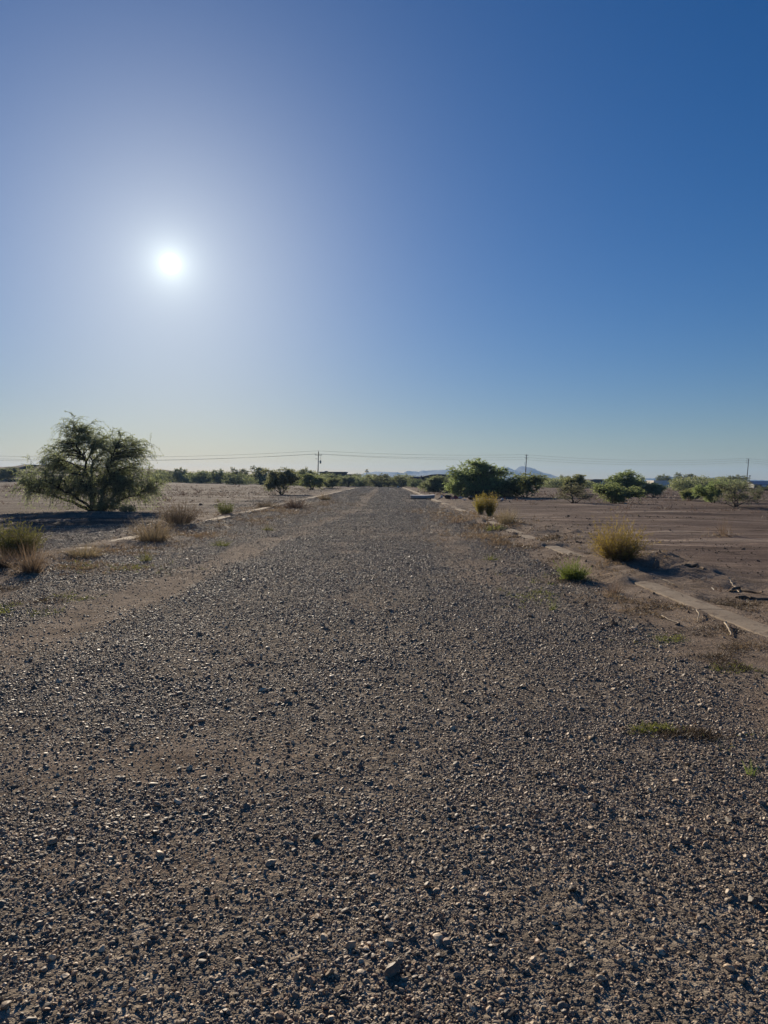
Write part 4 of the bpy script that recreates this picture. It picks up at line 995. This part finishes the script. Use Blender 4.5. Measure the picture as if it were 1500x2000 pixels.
# ------------------------------------------------------------------ far palm
x, y, zt = at_dist(716.5, 915, 240); z = Hs(x, y)
pr = empty('palm_tree', (x, y, z)); tag(pr, 'thin tall palm with a tiny crown above the brush near the road end', 'palm')
h = zt - z
mb = MB(); mb.tube([(0, 0, -0.2), (0.05, 0, h * 0.5), (0, 0, h - 0.7)], [0.17, 0.13, 0.12], 7); mb.build('trunk', M['bark'], pr, True)
r = np.random.default_rng(4); n = 34
a = r.uniform(0, 6.28, n); el = r.uniform(-0.9, 1.2, n)
d_ = np.stack([np.cos(a) * np.cos(el), np.sin(a) * np.cos(el), np.sin(el)], 1); tt = np.linspace(0, 1, 5)
P = np.array([0, 0, h - 0.7])[None, None] + d_[:, None] * (0.95 * tt)[None, :, None]; P[..., 2] -= 0.35 * tt[None] ** 2
sd = unit(np.cross(d_, np.array([0, 0, 1.0])))[:, None] * (np.array([0.03, 0.14, 0.16, 0.12, 0.02]))[None, :, None]
V = np.stack([P + sd, P - sd], 2).reshape(-1, 3); k = np.arange(n)[:, None] * 10 + np.arange(4)[None] * 2
link('crown', np_mesh('crown', V, [np.stack([k, k + 1, k + 3, k + 2], -1).reshape(-1, 4)], {'rnd': ('FACE', r.random(n * 4))}, [M['leaf_dusty']]), pr)

# ------------------------------------------------------------------ buildings
def building(name, label, px0, px1, d, depth, top_py, cat='building', rz=0.0):
    x0, y, _ = at_dist(px0, 938, d); x1, _, _ = at_dist(px1, 938, d); xm = (x0 + x1) / 2
    z = Hs(xm, y); zt = at_dist((px0 + px1) / 2, top_py, d)[2]
    e = empty(name, (xm, y + depth / 2, z - 0.05), rz); tag(e, label, cat)
    return e, x1 - x0, depth, zt - z + 0.05
def windows(e, spots, ydep, mat='white'):
    for (wx, wz, ww, wh) in spots:
        mb = MB(); 
        mb.box((wx, ydep - 0.02, wz + wh / 2), (ww + 0.14, 0.06, 0.08)); mb.box((wx, ydep - 0.02, wz - wh / 2), (ww + 0.14, 0.06, 0.08))
        for s in (-1, 1): mb.box((wx + s * ww / 2, ydep - 0.02, wz), (0.08, 0.06, wh - 0.08))
        w = mb.build('window', M[mat], e)
        mb = MB(); mb.box((wx, ydep - 0.012, wz), (ww - 0.08, 0.02, wh - 0.08)); mb.build('pane', M['glass'], w)

# long flat dark building left
e, w, dp, hh = building('flat_roof_building', 'long low dark flat roofed building behind the left trees, right of the transformer pole', 625, 703, 222, 9, 921.5)
w1 = w * 0.64
mb = MB(); mb.box((-w / 2 + w1 / 2, 0, (hh - 0.3) / 2), (w1, dp, hh - 0.3)); mb.box((w / 2 - (w - w1) / 2 + 0.01, 0.4, (hh - 1.0) / 2), (w - w1 - 0.02, dp - 0.8, hh - 1.0)); mb.build('wall', M['stucco_brown'], e)
mb = MB(); mb.box((-w / 2 + w1 / 2, 0, hh - 0.15), (w1 + 0.5, dp + 0.5, 0.3)); mb.box((w / 2 - (w - w1) / 2 + 0.26, 0.4, hh - 0.87), (w - w1, dp - 0.4, 0.26)); rf = mb.build('roof', M['roof_dark'], e)
mb = MB(); mb.box((-w / 2 + 1.6, 0, hh + 0.14), (1.0, 1.0, 0.26)); mb.build('roof_unit', M['roof_dark'], rf)
windows(e, [(-3, 1.6, 1.4, 1.1), (0.2, 1.6, 1.4, 1.1), (4.5, 1.5, 1.2, 1.0)], -dp / 2 + 0.0)
# dark low house right of road end
e, w, dp, hh = building('low_roof_house', 'low house with dark sloping roof and pink chimney behind the pale green bushy tree', 806, 886, 172, 9, 926)
mb = MB(); mb.box((0, 0, (hh - 0.95) / 2), (w, dp, hh - 0.95)); mb.build('wall', M['stucco_brown'], e)
mb = MB(); mb.prism([(-w / 2 + 1.7, hh - 0.92), (w / 2 + 0.5, hh - 0.92), (w / 2 + 0.5, hh - 0.1), (w * 0.12, hh), (-w * 0.05, hh - 0.12), (-w / 2 + 1.7, hh - 0.78)], -dp / 2 - 0.5, dp / 2 + 0.5); rf = mb.build('roof', M['roof_dark'], e)
mb = MB(); mb.box((-w / 2 + 0.7, 0, hh - 0.80), (1.9, dp + 0.3, 0.28)); mb.build('porch_roof', M['roof_blue'], e)
mb = MB(); mb.box((-w / 2 + 2.1, -dp / 2 - 0.3, (hh - 0.5) / 2), (0.34, 0.4, hh - 0.5)); mb.box((-w / 2 + 2.1, -dp / 2 - 0.3, hh - 0.46), (0.44, 0.5, 0.08)); mb.build('chimney', M['pink_brick'], e)
mb = MB(); mb.box((w * 0.40, -dp / 2 - 0.53, hh - 0.14), (w * 0.16, 0.06, 0.12)); mb.build('fascia', M['white'], rf)
# gabled house
e, w, dp, hh = building('gabled_house', 'grey roofed house with a white trimmed gable between the trees on the right', 1146, 1200, 240, 10, 936)
mb = MB(); mb.box((0, 0, (hh - 0.9) / 2), (w, dp, hh - 0.9)); mb.build('wall', M['stucco_tan'], e)
mb = MB(); mb.prism([(-w / 2 - 0.4, hh - 0.9), (w / 2 + 0.4, hh - 0.9), (w / 2 - 1.6, hh), (-w / 2 + 2.4, hh)], -dp / 2 - 0.4, dp / 2 + 0.4); rf = mb.build('roof', M['roof_dark'], e)
gx = (1178 - 1173) / F * 240; gw = 1.05
mb = MB(); mb.prism([(gx - gw, 0), (gx + gw, 0), (gx + gw, hh - 1.35), (gx, hh - 0.22), (gx - gw, hh - 1.35)], -dp / 2 - 1.6, -dp / 2 - 0.42); gb = mb.build('gable', M['stucco_tan'], e)
for s in (-1, 1):
    mb = MB(); mb.prism([(gx + s * (gw + 0.2), hh - 1.62), (gx + s * (gw + 0.2), hh - 1.36), (gx, hh - 0.02), (gx, hh - 0.28)][::s], -dp / 2 - 1.85, -dp / 2 - 1.62); mb.build('bargeboard', M['white'], gb)
windows(e, [(gx + 0.2, hh - 1.75, 0.8, 0.7)], -dp / 2 - 1.6)
# long dark roof behind the middle pole tree
e, w, dp, hh = building('shed', 'long dark shed roof showing behind the umbrella shaped tree', 1062, 1098, 260, 8, 936)
mb = MB(); mb.box((0, 0, (hh - 0.5) / 2), (w, dp, hh - 0.5)); mb.build('wall', M['stucco_brown'], e)
mb = MB(); mb.prism([(-w / 2 - 0.3, hh - 0.5), (w / 2 + 0.3, hh - 0.5), (w / 2 + 0.3, hh - 0.25), (-w / 2 - 0.3, hh)], -dp / 2 - 0.3, dp / 2 + 0.3); mb.build('roof', M['roof_dark'], e)
# white flat roofed shed
e, w, dp, hh = building('storage_shed', 'white flat roofed metal shed with cream end standing behind a small dark tree', 1263, 1317, 232, 0.1, 938.5, 'shed')
e.rotation_euler[2] = R(-3)
w = 6.6; dp = 7.4
mb = MB(); mb.box((0, 0, hh / 2 - 0.08), (w, dp, hh - 0.16))
for i in range(22): mb.box((-w / 2 + 0.3 + i * 0.285, -dp / 2 - 0.02, hh / 2 - 0.1), (0.14, 0.05, hh - 0.4))
mb.build('side_panel', M['panel_grey'], e)
mb = MB(); mb.box((0, 0, hh - 0.06), (w + 0.35, dp + 0.3, 0.16)); mb.build('roof', M['white'], e)
mb = MB(); mb.box((-w / 2 - 0.03, 0, hh / 2 - 0.1), (0.05, dp - 0.1, hh - 0.36)); mb.build('end_panel', M['cream'], e)
mb = MB(); mb.box((-w / 2 - 0.08, 1.2, 1.0), (0.05, 0.95, 2.0)); dr = mb.build('door', M['white'], e)
mb = MB(); mb.tube([(-w / 2 - 0.13, 1.5, 0.95), (-w / 2 - 0.16, 1.5, 1.0), (-w / 2 - 0.13, 1.5, 1.05)], 0.03, 6); mb.build('handle', M['steel'], dr)
# blue roofed building at right edge: its white gable end faces left, into the light
e, w, dp, hh = building('blue_roof_building', 'white gabled building with a long blue metal roof at the right edge', 1473, 1590, 215, 8.4, 940)
eav = hh - 1.0
mb = MB(); mb.prism([(-dp / 2, 0), (dp / 2, 0), (dp / 2, eav), (0, hh - 0.08), (-dp / 2, eav)], 0, 1)
V = np.concatenate(mb.V); mb.V = [np.stack([np.where(V[:, 1] > 0.5, -w / 2 + 0.25, -w / 2), V[:, 0], V[:, 2]], 1)]; mb.build('gable', M['white'], e)
mb = MB(); mb.box((0.13, 0, eav / 2), (w - 0.27, dp - 0.3, eav)); mb.build('wall', M['stucco_tan'], e)
mb = MB(); mb.prism([(-dp / 2 - 0.4, eav - 0.1), (-dp / 2 - 0.4, eav - 0.02), (0, hh + 0.06), (dp / 2 + 0.4, eav - 0.02), (dp / 2 + 0.4, eav - 0.1), (0, hh - 0.03)], 0, 1)
V = np.concatenate(mb.V); mb.V = [np.stack([np.where(V[:, 1] > 0.5, w / 2, -w / 2 - 0.15), V[:, 0], V[:, 2]], 1)]; mb.build('roof', M['roof_blue'], e)
mb = MB(); mb.box((-w / 2 + 2.9, -dp / 2 - 0.2, eav - 0.65), (1.3, 0.7, 1.0)); mb.build('door_canopy', M['white'], e)
mb = MB(); mb.tube([(-w / 2 + 0.8, 0, hh - 0.3), (-w / 2 + 0.8, 0, hh + 1.6)], 0.06, 6); mb.box((-w / 2 + 0.8, 0, hh + 1.65), (0.5, 0.3, 0.3)); mb.build('roof_vent', M['steel'], e)

# ------------------------------------------------------------------ mound at far left, mountains
def ridge(name, prof, d, depth, mat, rough, seed, zb, nseg=220, rows=17):
    r = np.random.default_rng(seed)
    pxs = np.linspace(prof[0][0], prof[-1][0], nseg); tops_ = np.interp(pxs, [p[0] for p in prof], [p[1] for p in prof]) + (0.9 * fbm(pxs * 0.16, pxs * 0 + seed, 3) if d > 1000 else 0)
    V = []
    for j in range(rows):
        t = j / (rows - 1) * 2 - 1; s = (1 - abs(t)) ** 0.9
        for i in range(nseg):
            x, y, zt = at_dist(pxs[i], tops_[i], d)
            yy = d + t * depth; k = yy / d
            hgt = max(zt - zb, 0)
            n = float(fbm(np.array([x / (depth * 0.22) + seed]), np.array([yy / (depth * 0.22)]), 4)[0]) if abs(t) > 0.01 else float(vnoise(np.array([x / (depth * 0.02)]), np.array([seed + 0.5]))[0]) * 0.12
            V.append((x, yy, zb + hgt * max(0, s * (1 + rough * n * (1 if abs(t) > 0.01 else 0.35))) - (1.0 if s == 0 else 0)))
    idx = np.arange(rows * nseg).reshape(rows, nseg)
    q = np.stack([idx[:-1, :-1], idx[:-1, 1:], idx[1:, 1:], idx[1:, :-1]], -1).reshape(-1, 4)
    return tag(link(name, np_mesh(name, np.array(V), [q], mats=[M[mat]], smooth=False)), kind='structure')
ridge('mound', [(-260, 925), (-120, 914), (0, 911.5), (28, 912), (48, 906.5), (62, 908), (80, 909), (112, 905), (128, 902), (145, 905), (180, 911), (240, 914), (290, 916), (318, 917), (334, 919), (350, 930), (362, 944)], 215, 40, 'hill', 0.25, 3, 0.3)
ridge('mountains', [(670, 938), (700, 927), (715, 923.5), (735, 921), (760, 921.5), (772, 923), (782, 924.5), (790, 922.5), (800, 920), (815, 921), (824, 919), (850, 918), (872, 917.5), (885, 919), (905, 922), (930, 926), (945, 924), (960, 919), (970, 915), (985, 912.5), (995, 914), (1003, 917.5), (1008, 918), (1012, 912.5), (1020, 911), (1028, 912), (1034, 915), (1048, 919), (1060, 923.5), (1075, 926), (1085, 931), (1092, 934), (1104, 940)], 3000, 420, 'mountain', 0.22, 5, -3)
ridge('distant_mountains', [(1230, 944), (1262, 935), (1285, 933), (1310, 931), (1340, 931), (1370, 935), (1395, 932.5), (1404, 934), (1440, 938), (1470, 937), (1500, 938), (1540, 935), (1600, 946)], 3350, 100, 'mountain', 0.35, 8, -3)

# ------------------------------------------------------------------ air
hz = MB(); hz.box((0, 0, 140), (7400, 7400, 290))
zmin = float(GZ.min())
hv = hz.V[0]; hv[:, 2] = np.where(hv[:, 2] < 0, zmin - 1.0, 75.0)
hm, nt, out = new_mat('thin_haze')
pv = N(nt, 'ShaderNodeVolumePrincipled'); pv.inputs['Color'].default_value = (0.36, 0.60, 1.0, 1); pv.inputs['Density'].default_value = 1.6e-4; pv.inputs['Anisotropy'].default_value = 0.25
L(nt, pv.outputs[0], out.inputs['Volume'])
tag(hz.build('haze', hm), 'thin pale air over the plain', 'haze', kind='stuff')

# ------------------------------------------------------------------ sky, sun
w = bpy.data.worlds.new('World'); sc.world = w; w.use_nodes = True
nt = w.node_tree; nt.nodes.clear()
out = nt.nodes.new('ShaderNodeOutputWorld'); bg = nt.nodes.new('ShaderNodeBackground')
sky = nt.nodes.new('ShaderNodeTexSky'); sky.sky_type = 'NISHITA'; sky.sun_disc = False
sky.sun_elevation = SUN_EL; sky.sun_rotation = SUN_AZ; sky.altitude = 400; sky.air_density = 1.0; sky.dust_density = 0.3; sky.ozone_density = 3.0
SKY_GAIN, SKY_SAT, SKY_ROLL = 1.0, 1.28, 0.085
bg.inputs['Strength'].default_value = 0.061
SD = Vector((math.sin(SUN_AZ) * math.cos(SUN_EL), math.cos(SUN_AZ) * math.cos(SUN_EL), math.sin(SUN_EL)))
# the sun's own disc and the bright air close round it
geo = nt.nodes.new('ShaderNodeTexCoord')
dot = nt.nodes.new('ShaderNodeVectorMath'); dot.operation = 'DOT_PRODUCT'; dot.inputs[1].default_value = SD
L(nt, geo.outputs['Generated'], dot.inputs[0])
ang = math_(nt, 'ARCCOSINE', math_(nt, 'MINIMUM', dot.outputs['Value'], 0.9999999))
deg = math_(nt, 'MULTIPLY', ang, 180 / math.pi)
def gauss(amp, sig): return math_(nt, 'MULTIPLY', math_(nt, 'POWER', math.e, math_(nt, 'MULTIPLY', math_(nt, 'POWER', math_(nt, 'DIVIDE', deg, sig), 2.0), -1.0)), amp)
def expo(amp, sig): return math_(nt, 'MULTIPLY', math_(nt, 'POWER', math.e, math_(nt, 'MULTIPLY', math_(nt, 'DIVIDE', deg, sig), -1.0)), amp)
glow = math_(nt, 'ADD', math_(nt, 'ADD', gauss(60.0, 0.36), expo(10.0, 1.1)), expo(5.0, 8.5))
cg = mix(nt, 1.0, (0.93, 1.0, 0.86), glow, 'MULTIPLY')
sc1 = mix(nt, 1.0, sky.outputs[0], (SKY_GAIN * 0.93, SKY_GAIN * 0.945, SKY_GAIN * 1.06), 'MULTIPLY')
hsv = nt.nodes.new('ShaderNodeHueSaturation'); hsv.inputs['Saturation'].default_value = SKY_SAT; hsv.inputs['Hue'].default_value = 0.504; L(nt, sc1, hsv.inputs['Color'])
bw = nt.nodes.new('ShaderNodeRGBToBW'); L(nt, hsv.outputs[0], bw.inputs[0])
roll_off = math_(nt, 'DIVIDE', 1.0, math_(nt, 'ADD', 1.0, math_(nt, 'MULTIPLY', bw.outputs[0], SKY_ROLL)))
sc2 = mix(nt, 1.0, hsv.outputs[0], roll_off, 'MULTIPLY')
L(nt, mix(nt, 1.0, sc2, cg, 'ADD'), bg.inputs['Color'])
L(nt, bg.outputs[0], out.inputs['Surface'])

sl = bpy.data.lights.new('sun', 'SUN'); sl.energy = 5.0; sl.angle = R(0.53); sl.color = (1.0, 0.87, 0.69)
so = bpy.data.objects.new('sun', sl); COL.objects.link(so); so.rotation_euler = SD.to_track_quat('Z', 'Y').to_euler()
so.location = (0, 0, 60)

# ------------------------------------------------------------------ camera
cd = bpy.data.cameras.new('camera'); cam = bpy.data.objects.new('camera', cd); COL.objects.link(cam); sc.camera = cam
cd.sensor_fit = 'VERTICAL'; cd.sensor_height = 36; cd.lens = 36 * F / 2000.0
cd.clip_start = 0.05; cd.clip_end = 60000
fwd = Vector((0, math.cos(PITCH), -math.sin(PITCH))); up0 = Vector((0, math.sin(PITCH), math.cos(PITCH))); rt0 = Vector((1, 0, 0))
c_, s_ = math.cos(ROLL), math.sin(ROLL)
rt = rt0 * c_ + up0 * s_; up = up0 * c_ - rt0 * s_
cam.matrix_world = Matrix(((rt.x, up.x, -fwd.x, 0), (rt.y, up.y, -fwd.y, 0), (rt.z, up.z, -fwd.z, CAM_H), (0, 0, 0, 1)))

sc.view_settings.view_transform = 'Standard'; sc.view_settings.look = 'None'; sc.view_settings.exposure = 0.35; sc.view_settings.gamma = 1
sc.render.engine = 'CYCLES'
sc.cycles.max_bounces = 10; sc.cycles.diffuse_bounces = 8; sc.cycles.transmission_bounces = 10; sc.cycles.volume_bounces = 0; sc.cycles.transparent_max_bounces = 6
sc.cycles.caustics_reflective = False; sc.cycles.caustics_refractive = False
sc.cycles.use_denoising = True; sc.cycles.denoiser = 'OPENIMAGEDENOISE'; sc.cycles.denoising_input_passes = 'RGB_ALBEDO_NORMAL'; sc.cycles.denoising_prefilter = 'ACCURATE'
